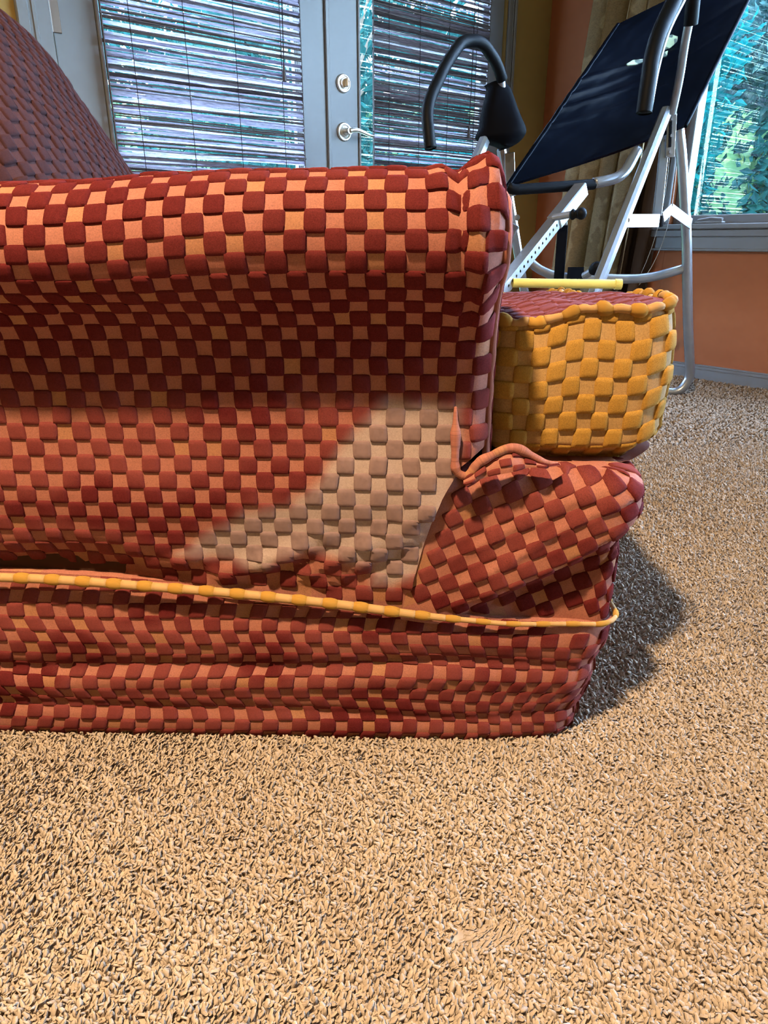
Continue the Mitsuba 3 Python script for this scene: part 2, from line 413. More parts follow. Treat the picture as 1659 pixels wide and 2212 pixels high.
def pads(cells, P, H=.0025, half=.578, jitter=.03, clampf=None, flip=1):
    """Raised velvet squares at the cells (n x 2) of the cloth P(U, V) -> points; returns mesh, uv."""
    cells = np.asarray(cells, float)
    n = len(cells)
    A, B = np.meshgrid(PA, PA, indexing='ij')
    round_ = .07
    a2, b2 = A * (1 - round_ * B ** 4), B * (1 - round_ * A ** 4)
    hh = np.minimum(PH[:, None] * np.ones(7), np.ones(7)[:, None] * PH[None])
    r = np.random.default_rng(n)
    hu = half * (1 + jitter * r.normal(size=(n, 1, 1)))
    hv = half * (1 + jitter * r.normal(size=(n, 1, 1)))
    sk = .05 * r.normal(size=(n, 1, 1))
    U = cells[:, 0, None, None] + .5 + hu * (a2 + sk * b2) + .02 * r.normal(size=(n, 1, 1))
    V = cells[:, 1, None, None] + .5 + hv * b2 + .02 * r.normal(size=(n, 1, 1))
    e = .05
    if clampf is not None:
        U, V = clampf(U, V)
    P0 = P(U, V)
    N = np.cross(P(U + e, V) - P(U - e, V), P(U, V + e) - P(U, V - e))
    N *= flip / (np.linalg.norm(N, axis=-1, keepdims=True) + 1e-12)
    Q = P0 + N * (H * (1 + .15 * r.normal(size=(n, 1, 1))) * hh)[..., None]
    i = np.arange(49).reshape(7, 7)
    a, b, c, d = i[:-1, :-1].ravel(), i[1:, :-1].ravel(), i[1:, 1:].ravel(), i[:-1, 1:].ravel()
    f = np.vstack([np.stack([a, b, c], 1), np.stack([a, c, d], 1)])
    f = (f[None] + 49 * np.arange(n)[:, None, None]).reshape(-1, 3)
    uv = np.stack([cells[:, 0, None, None] + .5 + .48 * A + 0 * U, cells[:, 1, None, None] + .5 + .48 * B + 0 * U], -1).reshape(-1, 2)
    return trimesh.Trimesh(Q.reshape(-1, 3), f, process=False), uv


def cloth(name, parent, P, Ur, Vr, bw, bv, label=None, step=3, keep=None, H=.0025, clampf=None, half=.578, label_v=None, flip=1):
    """A length of checked cloth: the flat weave is a part, its raised velvet squares a part of that (stuff)."""
    nu, nv = int((Ur[1] - Ur[0]) * step) + 2, int((Vr[1] - Vr[0]) * step) + 2
    U, V = np.meshgrid(np.linspace(*Ur, nu), np.linspace(*Vr, nv), indexing='ij')
    if clampf is not None:
        U, V = clampf(U, V)
    Q = P(U, V)
    key = add(name, grid_mesh(Q), bw, parent, smooth=True, uv=np.stack([U, V], -1).reshape(-1, 2), label=label)
    cells = [(i, j) for i in range(math.floor(Ur[0]), math.ceil(Ur[1])) for j in range(math.floor(Vr[0]), math.ceil(Vr[1])) if (i + j) % 2 == 0 and Ur[0] <= i + .5 <= Ur[1] and Vr[0] <= j + .5 <= Vr[1] and (keep is None or keep(i + .5, j + .5))]
    m, uv = pads(cells, P, H, half, clampf=clampf, flip=flip)
    add('velvet_squares', m, bv, key, smooth=True, uv=uv, kind='stuff', label=label_v)
    return key


def lowfreq(x, y, z, seed=0, s=9.0):
    p = np.stack([x * s, y * s, z * s], -1)
    return meshkit.fbm(p, 3, seed) - .5


YAW = math.radians(1.4)


def sofa_world(x, y, z):
    """The sofa stands a little turned: its front is nearer."""
    x0, y0 = .05, .69
    return np.stack([x0 + (x - x0) * math.cos(YAW) + (y - y0) * math.sin(YAW), y0 - (x - x0) * math.sin(YAW) + (y - y0) * math.cos(YAW), z], -1)


zpip = PchipInterpolator([-2, -.434, -.226, -.069, .091, .16, .272, .6, 3], [.236, .229, .217, .202, .181, .175, .172, .172, .172])


def sstep(a, b, x):
    t = np.clip((x - a) / (b - a), 0, 1)
    return t * t * (3 - 2 * t)


sofa = thing('sofa', 'sofa seen from its side, in rust red checked velvet with rolled arm and mustard piping', 'sofa')

# the arm: profile (y, z) by length from the top of the roll; positive V comes down the outside
cy, cz, cr = .682, .579, .060
th = np.radians(np.arange(0, 151, 10))
prof_out = [(cy - cr * math.sin(t), cz + cr * math.cos(t)) for t in th] + [(.667, .513), (.679, .496), (.685, .472), (.687, .44), (.687, .40), (.687, .34), (.689, .26), (.692, .18), (.695, .10)]
prof_in = [(.88, .30), (.88, .45), (.878, .56), (.868, .605), (.845, .632), (.80, .641), (.74, .642)]
pp = np.array(prof_in + prof_out)
ps = np.r_[0, np.cumsum(np.linalg.norm(np.diff(pp, axis=0), axis=1))]
spl = CubicSpline(ps, pp)
S0 = ps[len(prof_in)]
fine = np.linspace(0, ps[-1], 1500)
zf = spl(fine)[:, 1]
sel = fine > S0 + .17
z2V = lambda z: np.interp(-z, -zf[sel], fine[sel] - S0) / S          # V of a height on the outer wall
VIN = -S0 / S
XE = .107                                                                 # where the arm ends (its front)
folds = [((470, 1250), (660, 1192), .007, .010), ((640, 1250), (800, 1175), .006, .009), ((800, 1175), (955, 1085), .004, .009), ((700, 1262), (905, 1150), .006, .008), ((560, 1225), (700, 1150), .004, .012),
         ((300, 1235), (430, 1212), .006, .010), ((880, 1270), (960, 1215), .004, .007), ((130, 1245), (330, 1190), .004, .010)]
folds = [(at(*a, .69)[[0, 2]], at(*b, .69)[[0, 2]], h, w) for a, b, h, w in folds]


def ridge(x, z, a, b, h, w):
    e = b - a
    L = np.linalg.norm(e)
    e = e / L
    t = ((x - a[0]) * e[0] + (z - a[1]) * e[1]) / L
    d = (x - a[0]) * -e[1] + (z - a[1]) * e[0]
    end = np.clip(1 - np.maximum(np.abs(t - .5) - .42, 0) / .25, 0, 1)
    return h * end * (np.exp(-(d / w) ** 2) - .55 * np.exp(-((d + 1.6 * w) / w) ** 2))


def arm_P(U, V, mirror=False):
    x = U * S
    c = spl(V * S + S0)
    t = spl(V * S + S0, 1)
    y, z = c[..., 0], c[..., 1]
    ny, nz = -t[..., 1], t[..., 0]
    ln = np.hypot(ny, nz)
    ny, nz = -ny / ln, -nz / ln
    outer = V > 0
    # the front edge turns in round a small radius
    R = np.where((z < .365) & outer, .004, .024)
    k = np.clip(x - (XE - R), 0, R)
    inset = R - np.sqrt(np.maximum(R * R - k * k, 0))
    off = -inset
    out = sstep(-3, 3, V)
    off = off + .006 * lowfreq(x, y, z, 3, 7) * (1 + 0 * out)
    low = out * (1 - sstep(.30, .36, z))
    for a, b, h, w in folds:
        off = off + low * ridge(x, z, a, b, h, w)
    off = off - out * .024 * (1 - sstep(.228, .276, z + .006 * np.sin(x * 23))) * (1 - sstep(-.36, -.16, x))
    off = off + out * .006 * np.exp(-((z - .325) / .04) ** 2)
    sag = 5 * np.exp(-((x + .27) / .10) ** 2) * .0008 * out
    tk = out * sstep(.50, .60, z)
    dz = -.012 * (1 - sstep(-.42, -.05, x)) * sstep(.5, .6, z) - sag * tk
    # pinched corner and puckers at the front of the roll
    pk = sstep(.59, .64, z)
    dz = dz + pk * (.013 * np.exp(-((x - .092) / .013) ** 2) - .002 * np.exp(-((x - .066) / .012) ** 2) + .003 * np.exp(-((x - .050) / .008) ** 2))
    off = off + sstep(.45, .55, z) * out * .0035 * np.sin((x - .02) * 260 + z * 40) * sstep(.045, .085, x)
    off = off - .004 * out * np.exp(-((x - .0665 - .01 * (z - .6)) / .0035) ** 2) * sstep(.46, .52, z) * sstep(.52, .56, z)
    return sofa_world(x, y + off * ny, z + off * nz + dz)


seam_x = PchipInterpolator([0, .17, .2396, .322, .3532, .366, .374, 1], [.01, .022, .0363, .0596, .0757, .082, XE, XE])


def arm_clamp(U, V):
    z = spl(np.clip(V, VIN, 60) * S + S0)[..., 1]
    xe = np.where(V > 8, seam_x(z), XE)
    U = np.minimum(U, xe / S)
    V = np.minimum(V, z2V(zpip(U * S) - .014))
    return U, V


XL = -.86
UO = .18     # phase of the checks


def armP(U, V):
    return arm_P(U + UO, V)


def armclamp(U, V):
    u, v = arm_clamp(U + UO, V)
    return u - UO, v


def armkeep(u, v):
    z = spl(max(v, VIN) * S + S0)[1]
    if v < 0:
        return v > -15
    if (u + UO) * S > (seam_x(z) if v > 8 else XE) - .003:
        return False
    return z > zpip((u + UO) * S) + .004


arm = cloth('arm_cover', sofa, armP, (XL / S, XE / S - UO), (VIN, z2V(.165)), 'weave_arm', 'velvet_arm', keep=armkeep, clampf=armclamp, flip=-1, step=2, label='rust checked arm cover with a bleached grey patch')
# the arm's front panel and its welt
Vs = np.linspace(VIN, z2V(.366), 160)
edge = arm_P(np.full_like(Vs, XE / S), Vs)
from shapely.geometry import Polygon
from shapely import contains_xy
from scipy.spatial import cKDTree
eo = np.vstack([np.linspace(edge[k], edge[(k + 1) % len(edge)], 4)[:3] for k in range(len(edge))])
ef_tree, e_poly = cKDTree(eo[:, 1:]), Polygon(edge[:, 1:]).buffer(0)


def front_P(U, V):
    yz = np.stack([U * S, V * S], -1)
    d, k = ef_tree.query(yz.reshape(-1, 2))
    return np.concatenate([(eo[k, 0] + .010 * (1 - np.exp(-d / .016))).reshape(U.shape)[..., None], yz], -1)


fu, fv = np.meshgrid(np.linspace(edge[:, 1].min(), edge[:, 1].max(), 60), np.linspace(edge[:, 2].min(), edge[:, 2].max(), 80), indexing='ij')
okf = contains_xy(e_poly, fu, fv)
q = np.stack([fu, fv], -1).reshape(-1, 2)
q = np.where(okf.reshape(-1, 1), q, eo[ef_tree.query(q)[1], 1:])
fm = grid_mesh(front_P(q[:, 0].reshape(60, 80) / S, q[:, 1].reshape(60, 80) / S))
fm = trimesh.Trimesh(fm.vertices, fm.faces[okf.ravel()[fm.faces].any(1)], process=False)
afk = add('arm_front', fm, 'weave_red', sofa, smooth=True, uv=q / S)
inner = e_poly.buffer(-.008)
cells = [(a, b) for a in range(35, 55) for b in range(18, 40) if (a + b) % 2 == 0 and contains_xy(inner, (a + .5) * S, (b + .5) * S)]
m, uv = pads(cells, front_P)
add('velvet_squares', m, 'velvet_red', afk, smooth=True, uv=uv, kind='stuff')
jit = meshkit.fbm(edge * 55, 2, 4)
add('arm_welt', tube(edge[4:] + np.array([.001, 0, 0]), .0042 + .003 * (jit[4:] - .5), 10), 'weave_red', sofa, smooth=True)

# hanging flap under the arm's front corner
fl = [at(x, y, Y) for x, y, Y in [(984, 878, .683), (984, 930, .679), (983, 990, .677), (990, 1022, .676), (1008, 1028, .676), (1030, 1004, .676), (1060, 985, .677), (1100, 968, .68), (1150, 985, .682), (1205, 1000, .686)]]
fl = curve(fl, 60)
j = meshkit.fbm(fl * 80, 2, 9)
add('seam_welt', tube(fl, (.0050 + .005 * (j - .5)) * np.interp(np.arange(60), [0, 10, 50, 59], [.25, 1, 1, .25]), 10), 'weave_red', sofa, smooth=True, uv=np.repeat(np.stack([np.arange(60) * .25, np.zeros(60)], 1), 10, 0).tolist() + [[0, 0], [14, 0]], label='ragged rust edge of the arm cover')
Lt = curve([at(x, y, Y) for x, y, Y in [(1000, 1030, .679), (1050, 990, .681), (1100, 970, .684), (1150, 988, .687), (1210, 1000, .69)]], 40)
Lb = curve([at(x, y, Y) for x, y, Y in [(1000, 1046, .672), (1050, 1032, .670), (1100, 1020, .670), (1150, 1011, .674), (1210, 1006, .680)]], 40)


def flap_P(U, V):
    t = np.clip(U / 8, 0, 1)
    a = np.stack([np.interp(t * 39, np.arange(40), Lt[:, k]) for k in range(3)], -1)
    b = np.stack([np.interp(t * 39, np.arange(40), Lb[:, k]) for k in range(3)], -1)
    k = np.clip(V / 3, -.02, 1.05)[..., None]
    q = a * k + b * (1 - k)
    q[..., 1] -= .004 * np.sin(np.pi * np.clip(k[..., 0], 0, 1)) + .002 * np.sin(U * 2.1)
    return q


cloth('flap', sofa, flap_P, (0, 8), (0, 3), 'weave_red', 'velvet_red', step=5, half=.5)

# the plan of the base: along the side, round the front corner and along the front
XF, YO, RC = .273, .690, .034


def plan(s, R=RC):
    """s: length along the outline (equal to x on the side) -> x, y, outward normal."""
    s = np.asarray(s, float)
    s1 = XF - R
    a = np.clip((s - s1) / R, 0, np.pi / 2)
    s2 = s1 + R * np.pi / 2
    x = np.minimum(s, s1) + R * np.sin(a)
    y = YO + R * (1 - np.cos(a)) + np.maximum(s - s2, 0)
    return x, y, np.sin(a), -np.cos(a)


ALPHA = math.radians(25)
fa, fb = at(1385, 1118, .70)[[0, 2]], at(905, 1332, .70)[[0, 2]]


def front_off(s, z):
    zl = fb[1] + (np.minimum(s, .31) - fb[0]) * (fa[1] - fb[1]) / (fa[0] - fb[0]) - .012 * np.sin(np.clip((s - .03) / .25, 0, 1) * np.pi)
    d = z - zl
    up = sstep(-.003, .009, d)
    o = .014 * up * np.exp(-(np.maximum(d - .010, 0) / .07) ** 2) * sstep(.04, .14, s) - .004 * sstep(.05, .1, s)
    o = o - .011 * (1 - sstep(-.012, .0, d)) * sstep(.06, .16, s) * (1 - .6 * sstep(.21, .26, s))
    for k, (h, w, dd) in enumerate(((.004, .006, .042), (.0035, .006, .07), (-.005, .006, -.022))):
        o = o + h * np.exp(-((d - dd + .01 * np.sin(s * 23 + k)) / w) ** 2) * sstep(.05, .12, s)
    return o


def front_sz(U, V):
    ca, sa = math.cos(ALPHA), math.sin(ALPHA)
    return .06 + S * (U * ca - V * sa), .19 + S * (U * sa + V * ca)


def front_UV(s, z):
    ca, sa = math.cos(ALPHA), math.sin(ALPHA)
    a, b = (s - .06) / S, (z - .19) / S
    return a * ca + b * sa, -a * sa + b * ca


ZTB = .350


def base_pt(s, z):
    """A point of the upper base cloth; above its rim (z > ZTB) it lies back over the deck."""
    over = np.maximum(z - ZTB, 0)
    zz = np.minimum(z, ZTB)
    x, y, nx, ny = plan(s)
    o = front_off(s, zz) + .005 * lowfreq(x, y, zz, 8, 12)
    r = .026
    k = np.clip(zz - (ZTB - r), 0, r)
    o = o - (r - np.sqrt(np.maximum(r * r - k * k, 0))) - over
    return sofa_world(x + nx * o, y + ny * o, zz + .003 * lowfreq(x, y, zz, 4, 14))


def base_P(U, V):
    return base_pt(*front_sz(U, V))


def base_clamp(U, V):
    s, z = front_sz(U, V)
    z = np.clip(z, zpip(np.clip(s, -1, 2)) + .001, ZTB + .05)
    s = np.maximum(s, seam_x(np.clip(z, .16, .366)) - .006)
    return front_UV(s, z)


SEND = 1.70
nu, nv = 240, 30
s_ = np.r_[np.linspace(.0, .34, 100), np.linspace(.35, SEND, 110)]
q_ = np.linspace(0, 1, 40)
ss = np.repeat(s_[:, None], 40, 1)
zz = zpip(ss) - .014 + q_ * (ZTB + .064 - zpip(ss))
ss = np.maximum(ss, seam_x(np.clip(zz, .16, .366)) - .004)
P = base_pt(ss, zz)
uu, vv = front_UV(ss, zz)
bk = add('base_cover', grid_mesh(P), 'weave_red', sofa, smooth=True, uv=np.stack([uu, vv], -1).reshape(-1, 2), label='rust checked cloth pulled aslant round the front corner')
cells = []
for i in range(-30, 110):
    for jj in range(-75, 45):
        if (i + jj) % 2 == 0:
            s, z = front_sz(i + .5, jj + .5)
            if seam_x(np.clip(z, .16, .366)) + .002 < s < SEND and zpip(s) + .005 < z < ZTB + .012:
                cells.append((i, jj))
m, uv = pads(cells, base_P, clampf=base_clamp)
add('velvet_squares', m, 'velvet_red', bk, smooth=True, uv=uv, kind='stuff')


# the skirt below the piping
def skirt_pt(s, z):
    zt = zpip(np.clip(s, -2, 2))
    k = np.clip(z / zt, -.05, 1)
    x, y, nx, ny = plan(s, .045)
    w = .012 * np.sin(s * 7 + 1) + .006 * np.sin(s * 17)
    o = -.007 * sstep(.80, 1.0, k) + .004 * np.exp(-((z - .150 - .3 * w) / .022) ** 2) - .006 * np.exp(-((z - .112 - w * .5) / .008) ** 2) + .004 * np.exp(-((z - .088 - w * .5) / .012) ** 2) - .005 * np.exp(-((z - .045 + w * .4) / .009) ** 2)
    o = o * (1 - .45 * sstep(.1, .28, s)) - .006 * sstep(0.02, 0, z) + .004 * lowfreq(x, y, z, 11, 9)
    taper = (1 - k) * .036
    nfx = sstep(.05, XF + .02, s)
    return sofa_world(x + nx * o - taper * nfx, y + ny * o + .010 * (1 - k) * sstep(.1, .30, s) * (nx < .9), z)


def skirt_P(U, V):
    return skirt_pt(U * S + .005 * np.sin(V * 1.1 + U * .07) + .003 * np.sin(V * .5 - U * .21), np.maximum(V * S * .93 + .0035 * np.sin(U * .19 + 2) * np.sin(np.pi * np.clip(V / 12, 0, 1)), 0))


def skirt_clamp(U, V):
    return U, np.clip(V, 0, (zpip(np.clip(U * S, -2, 2)) - .001) / (S * .93))


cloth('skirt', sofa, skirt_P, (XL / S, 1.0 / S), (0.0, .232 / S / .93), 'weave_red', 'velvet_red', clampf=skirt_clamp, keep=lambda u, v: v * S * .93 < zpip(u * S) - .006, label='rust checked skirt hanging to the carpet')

s_l = np.linspace(XL, SEND, 200)
x_, y_, nx_, ny_ = plan(s_l)
P = np.stack([sofa_world(x_ - nx_ * d, y_ - ny_ * d, zpip(s_l) - dz) for d, dz in ((.004, .0035), (.012, .002), (.03, .002), (.06, .004))], 1)
add('ledge', grid_mesh(P), 'weave_red', sofa, smooth=True, uv=np.stack([P[..., 0] / S, P[..., 1] / S], -1).reshape(-1, 2))
# the piping between: mustard cloth, alternately velvet and plain
seg = .0172
k0, nseg = int(XL / seg), int((SEND - XL) / seg)
sp, rp_ = [], []
pcs = {'velvet': [], 'plain': []}
for i in range(k0, k0 + nseg):
    a, b = i * seg, (i + 1) * seg
    t = np.linspace(a - .0004, b + .0004, 5)
    x, y, nx, ny = plan(t)
    lift = .0085 + .002 * (1 - sstep(.0, .12, t)) - .0085 * sstep(.12, .24, t)
    z = zpip(t)
    c = sofa_world(x + nx * lift, y + ny * lift, z)
    vel = i % 2 == 0
    thin = 1 - .45 * float(sstep(-.02, .12, a))
    r = (.0062 if vel else .0052) * thin
    rr = np.array([.8, 1, 1.06, 1, .8]) * r if vel else np.full(5, r)
    pcs['velvet' if vel else 'plain'].append(tube(c, rr, 10))
pk = add('piping', cat_(pcs['plain']), 'weave_mustard', sofa, smooth=True, uv=np.zeros((sum(len(m.vertices) for m in pcs['plain']), 2)), label='mustard piping above the skirt')
add('velvet_squares', cat_(pcs['velvet']), 'velvet_mustard', pk, smooth=True, uv=np.zeros((sum(len(m.vertices) for m in pcs['velvet']), 2)), kind='stuff')

# inner frame (deck, body and far end), closed behind the covers
deck = [cbox([-.84, .72, .02], [.225, 1.70, .335], .01)]
add('frame', cat_([trimesh.Trimesh(sofa_world(*m.vertices.T), m.faces) for m in deck]), 'lining', sofa)
fm = cbox([0, .90, -.10], [.62, 1.70, 0], .03)
ln = math.atan2(.17, -.108)
fm.apply_transform(np.array([[math.cos(ln), 0, math.sin(ln), -.545], [0, 1, 0, 0], [math.sin(ln), 0, -math.cos(ln), .42], [0, 0, 0, 1.0]]))
fm.invert()
add('back_frame', fm, 'weave_back', sofa, uv=None, smooth=30)
arm_in = cbox([-.83, .71, .05], [.07, .85, .55], .02)
add('arm_frame', trimesh.Trimesh(sofa_world(*arm_in.vertices.T), arm_in.faces), 'lining', sofa)
# the other arm, at the sofa's far end
far = T().translate([0, 2.41, 0]).scale([1, -1, 1])
for k in ('arm_cover', 'arm_front'):
    scene[f'sofa__{k}_001'] = {**scene[f'sofa__{k}'], 'to_world': far}
    scene[f'sofa__{k}_001__velvet_squares'] = {**scene[f'sofa__{k}__velvet_squares'], 'to_world': far}
    labels[f'sofa__{k}_001__velvet_squares'] = {'kind': 'stuff'}
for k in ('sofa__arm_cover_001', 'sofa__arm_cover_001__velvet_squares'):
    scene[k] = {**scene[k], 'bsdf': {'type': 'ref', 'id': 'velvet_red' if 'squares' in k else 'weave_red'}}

# ------------------------------------------------------------------ seat cushion with its mustard boxing
seat = thing('seat_cushion', 'thick seat cushion with a mustard checked side, jutting past the sofa arm', 'cushion')


def rounded(pts, radii, n=10):
    """Outline through rounded corners, returned as points."""
    out = []
    m = len(pts)
    for i in range(m):
        a, b, c = (np.array(pts[(i + d) % m], float) for d in (-1, 0, 1))
        ua, uc = (a - b) / np.linalg.norm(a - b), (c - b) / np.linalg.norm(c - b)
        p, q = b + ua * radii[i], b + uc * radii[i]
        for k in np.linspace(0, 1, n):
            out.append((1 - k) ** 2 * p + 2 * k * (1 - k) * b + k * k * q)
    return np.array(out)


outl = rounded([(.116, .885), (.116, .745), (.304, .742), (.304, 1.70), (-.56, 1.70), (-.56, .885)], [.01, .022, .042, .04, .04, .02])
cl = np.vstack([outl, outl[:1]])
cs = np.r_[0, np.cumsum(np.linalg.norm(np.diff(cl, axis=0), axis=1))]
keepi = np.r_[True, np.diff(cs) > 1e-6]
cl, cs = cl[keepi], cs[keepi]
LT = cs[-1]


def c_plan(s):
    s = np.mod(s, LT)
    x, y = np.interp(s, cs, cl[:, 0]), np.interp(s, cs, cl[:, 1])
    e = .004
    dx = np.interp(np.mod(s + e, LT), cs, cl[:, 0]) - np.interp(np.mod(s - e, LT), cs, cl[:, 0])
    dy = np.interp(np.mod(s + e, LT), cs, cl[:, 1]) - np.interp(np.mod(s - e, LT), cs, cl[:, 1])
    l = np.hypot(dx, dy) + 1e-12
    return x, y, dy / l, -dx / l


def c_top(x, y):
    return .502 + .015 * sstep(.12, .28, x) - .055 * np.clip((y - .85) / .85, 0, 1) + .004 * np.sin(x * 60 + y * 11) * sstep(.1, .2, x)


def c_bot(x, y):
    return .353 - .004 * np.exp(-((x - .21) / .05) ** 2) + .012 * sstep(.265, .304, x) * (1 - sstep(.8, 1.1, y))


def c_pt(s, k):
    """k from 0 (bottom edge) to 1 (top edge) of the boxing."""
    x, y, nx, ny = c_plan(s)
    zb, zt = c_bot(x, y), c_top(x, y)
    o = .010 * (1 - (2 * k - 1) ** 2) - .022 * sstep(.18, 0, k) ** 2 + .004 * lowfreq(x, y, k * .15, 21, 12) + .003 * np.exp(-((k - .12) / .05) ** 2)
    return sofa_world(x + nx * o, y + ny * o, zb + (zt - zb) * k)


NV = 8.6


def c_P(U, V):
    return c_pt((U + .35) * S, np.clip(V / NV, -.02, 1.02))


assert LT > 2
cloth('boxing', seat, c_P, (1.0, 62.0), (0, NV), 'weave_mustard', 'velvet_mustard', H=.0031, label='mustard checked side band', clampf=lambda U, V: (U, np.clip(V, 0, NV)))
s2 = np.linspace(62.35 * S, LT + 1.35 * S, 80)
P = c_pt(np.repeat(s2[:, None], 8, 1), np.linspace(0, 1, 8)[None] + 0 * s2[:, None])
add('boxing_plain', grid_mesh(P), 'weave_mustard', seat, smooth=True, uv=np.stack([P[..., 0] / S, P[..., 2] / S], -1).reshape(-1, 2))


def c_welt(k, rv, rp, lift):
    out = {'velvet': [], 'plain': []}
    n = int(LT / S)
    for i in range(n):
        t = np.linspace(i, i + 1, 6) * LT / n
        x, y, nx, ny = c_plan(t)
        w = meshkit.fbm(np.stack([t * 38, t * 0, t * 0 + k], -1), 2, 5) - .5
        w2 = meshkit.fbm(np.stack([t * 90, t * 0 + 3, t * 0 + k], -1), 2, 6) - .5
        p = c_pt(t, np.full_like(t, k)) + np.stack([nx * (lift + .004 * w), ny * (lift + .004 * w), .007 * w + .003 * w2], -1)
        v = i % 2 == 0
        r = (rv if v else rp) * (1 + .5 * w2)
        out['velvet' if v else 'plain'].append(tube(p, r * (np.array([.72, 1, 1.08, 1.08, 1, .72]) if v else 1), 10))
    return out


for k, rv, rp, l in ((1.0, .0066, .0046, .002), (.0, .0060, .0044, -.002)):
    o = c_welt(k, rv, rp, l)
    m = cat_(o['plain'])
    wk_ = add('welt', m, 'weave_mustard', seat, smooth=True, uv=np.zeros((len(m.vertices), 2)), label='puckered mustard welt')
    m = cat_(o['velvet'])
    add('velvet_squares', m, 'velvet_mustard', wk_, smooth=True, uv=np.repeat(np.arange(len(o['velvet'])), len(o['velvet'][0].vertices))[:, None] * np.ones((1, 2)) + .5, kind='stuff')


def quad_face(zfun, names, bw, bv, up):
    xs, ys = (-.56, .304), (.742, 1.70)
    from shapely.geometry import Polygon
    from shapely import contains_xy
    poly = Polygon(outl).buffer(-.002)
    nx_, ny_ = 110, 130
    U, V = np.meshgrid(np.linspace(*xs, nx_), np.linspace(*ys, ny_), indexing='ij')
    ok = contains_xy(poly, U, V)
    # snap the points just outside to the outline
    from scipy.spatial import cKDTree
    tr = cKDTree(outl_f)
    dd, ii = tr.query(np.stack([U, V], -1).reshape(-1, 2))
    Q = np.stack([U, V], -1).reshape(-1, 2)
    Q = np.where(ok.reshape(-1, 1), Q, outl_f[ii])
    d2, _ = tr.query(Q)
    z = zfun(Q[:, 0], Q[:, 1], d2)
    m = grid_mesh(sofa_world(Q[:, 0], Q[:, 1], z).reshape(nx_, ny_, 3))
    f = m.faces
    fo = ok.ravel()[f].any(1)
    return trimesh.Trimesh(m.vertices, f[fo], process=False), Q / S


outl_f = np.stack([np.interp(np.linspace(0, LT, 1200), cs, cl[:, i]) for i in range(2)], 1)


def topz(x, y, d):
    return c_top(x, y) + .004 * (1 - np.exp(-d / .05)) + .008 * lowfreq(x, y, 0 * x, 5, 16) * np.clip(d / .02, 0, 1)


m, uv = quad_face(topz, None, None, None, 1)
tk = add('top_panel', m, 'velvet_dusk', seat, smooth=True, uv=uv, label='rust red top of the cushion')


def top_P(U, V):
    from scipy.spatial import cKDTree
    x, y = U * S, V * S
    d, _ = cKDTree(outl_f).query(np.stack([x, y], -1).reshape(-1, 2))
    d = d.reshape(x.shape)
    return sofa_world(x, y, topz(x, y, d))


from shapely.geometry import Polygon
from shapely import contains_xy
tp = Polygon(outl).buffer(-.009)
cells = [(i, j) for i in range(-10, 17) for j in range(40, 85) if (i + j) % 2 == 0 and contains_xy(tp, (i + .5) * S, (j + .5) * S)]
m, uv = pads(cells, top_P, H=.0017)
add('velvet_squares', m, 'velvet_dusk', tk, smooth=True, uv=uv, kind='stuff')
m, uv = quad_face(lambda x, y, d: c_bot(x, y) - .002, None, None, None, -1)
add('bottom_panel', m, 'weave_red', seat, smooth=True, uv=uv)

# ------------------------------------------------------------------ back cushion
back = thing('back_cushion', 'dark rust back cushion leaning at the left behind the sofa arm', 'cushion')
BB = np.array([-.395, 1.20, .528])                      # foot of its front face, at mid length
lean = math.atan2(.17, -.108)
bu, bn = np.array([math.cos(lean), 0, math.sin(lean)]), np.array([math.sin(lean), 0, -math.cos(lean)])
LY, LZ = .30, .50


def back_pt(y, h):
    """y -1..1 along the sofa, h 0..1 up the face."""
    crown = (1 - np.abs(y) ** 2.4) * (1 - np.abs(2 * h - 1) ** 3.5)
    edge = (np.maximum(np.abs(y) - .8, 0) / .2) ** 2 * .05 + (np.maximum(np.abs(2 * h - 1) - .85, 0) / .15) ** 2 * .04
    o = .055 * crown - edge
    q = BB + np.stack([0 * y, y * LY, 0 * y], -1) + bu * (h * LZ)[..., None] + bn * o[..., None]
    q = q + bn * (.012 * lowfreq(q[..., 0], q[..., 1], q[..., 2], 31, 8))[..., None]
    return q


def back_P(U, V):
    return back_pt(np.clip(U * S / LY, -1, 1), np.clip(V * S / LZ, 0, 1))


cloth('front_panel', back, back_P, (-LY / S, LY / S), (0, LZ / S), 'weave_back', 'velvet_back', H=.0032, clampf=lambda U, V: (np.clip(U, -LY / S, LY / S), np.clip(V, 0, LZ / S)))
a = np.r_[np.linspace(-1, 1, 40)]
ring = np.vstack([np.stack([a, 0 * a], 1), np.stack([1 + 0 * a, (a + 1) / 2], 1)[1:], np.stack([-a, 1 + 0 * a], 1)[1:], np.stack([-1 + 0 * a, (1 - a) / 2], 1)[1:]])
e0 = back_pt(ring[:, 0], ring[:, 1])
P = np.stack([e0, e0 - bn * .04 + (e0 - e0.mean(0)) * .03, e0 - bn * .10 + (e0 - e0.mean(0)) * .03, e0 - bn * .13], 1)
P = np.concatenate([P, (P[:, -1:] * .05 + (e0.mean(0) - bn * .17) * .95)], 1)
add('side_panel', grid_mesh(P), 'weave_back', back, smooth=True, uv=np.stack([P[..., 1] / S, P[..., 2] / S], -1).reshape(-1, 2))


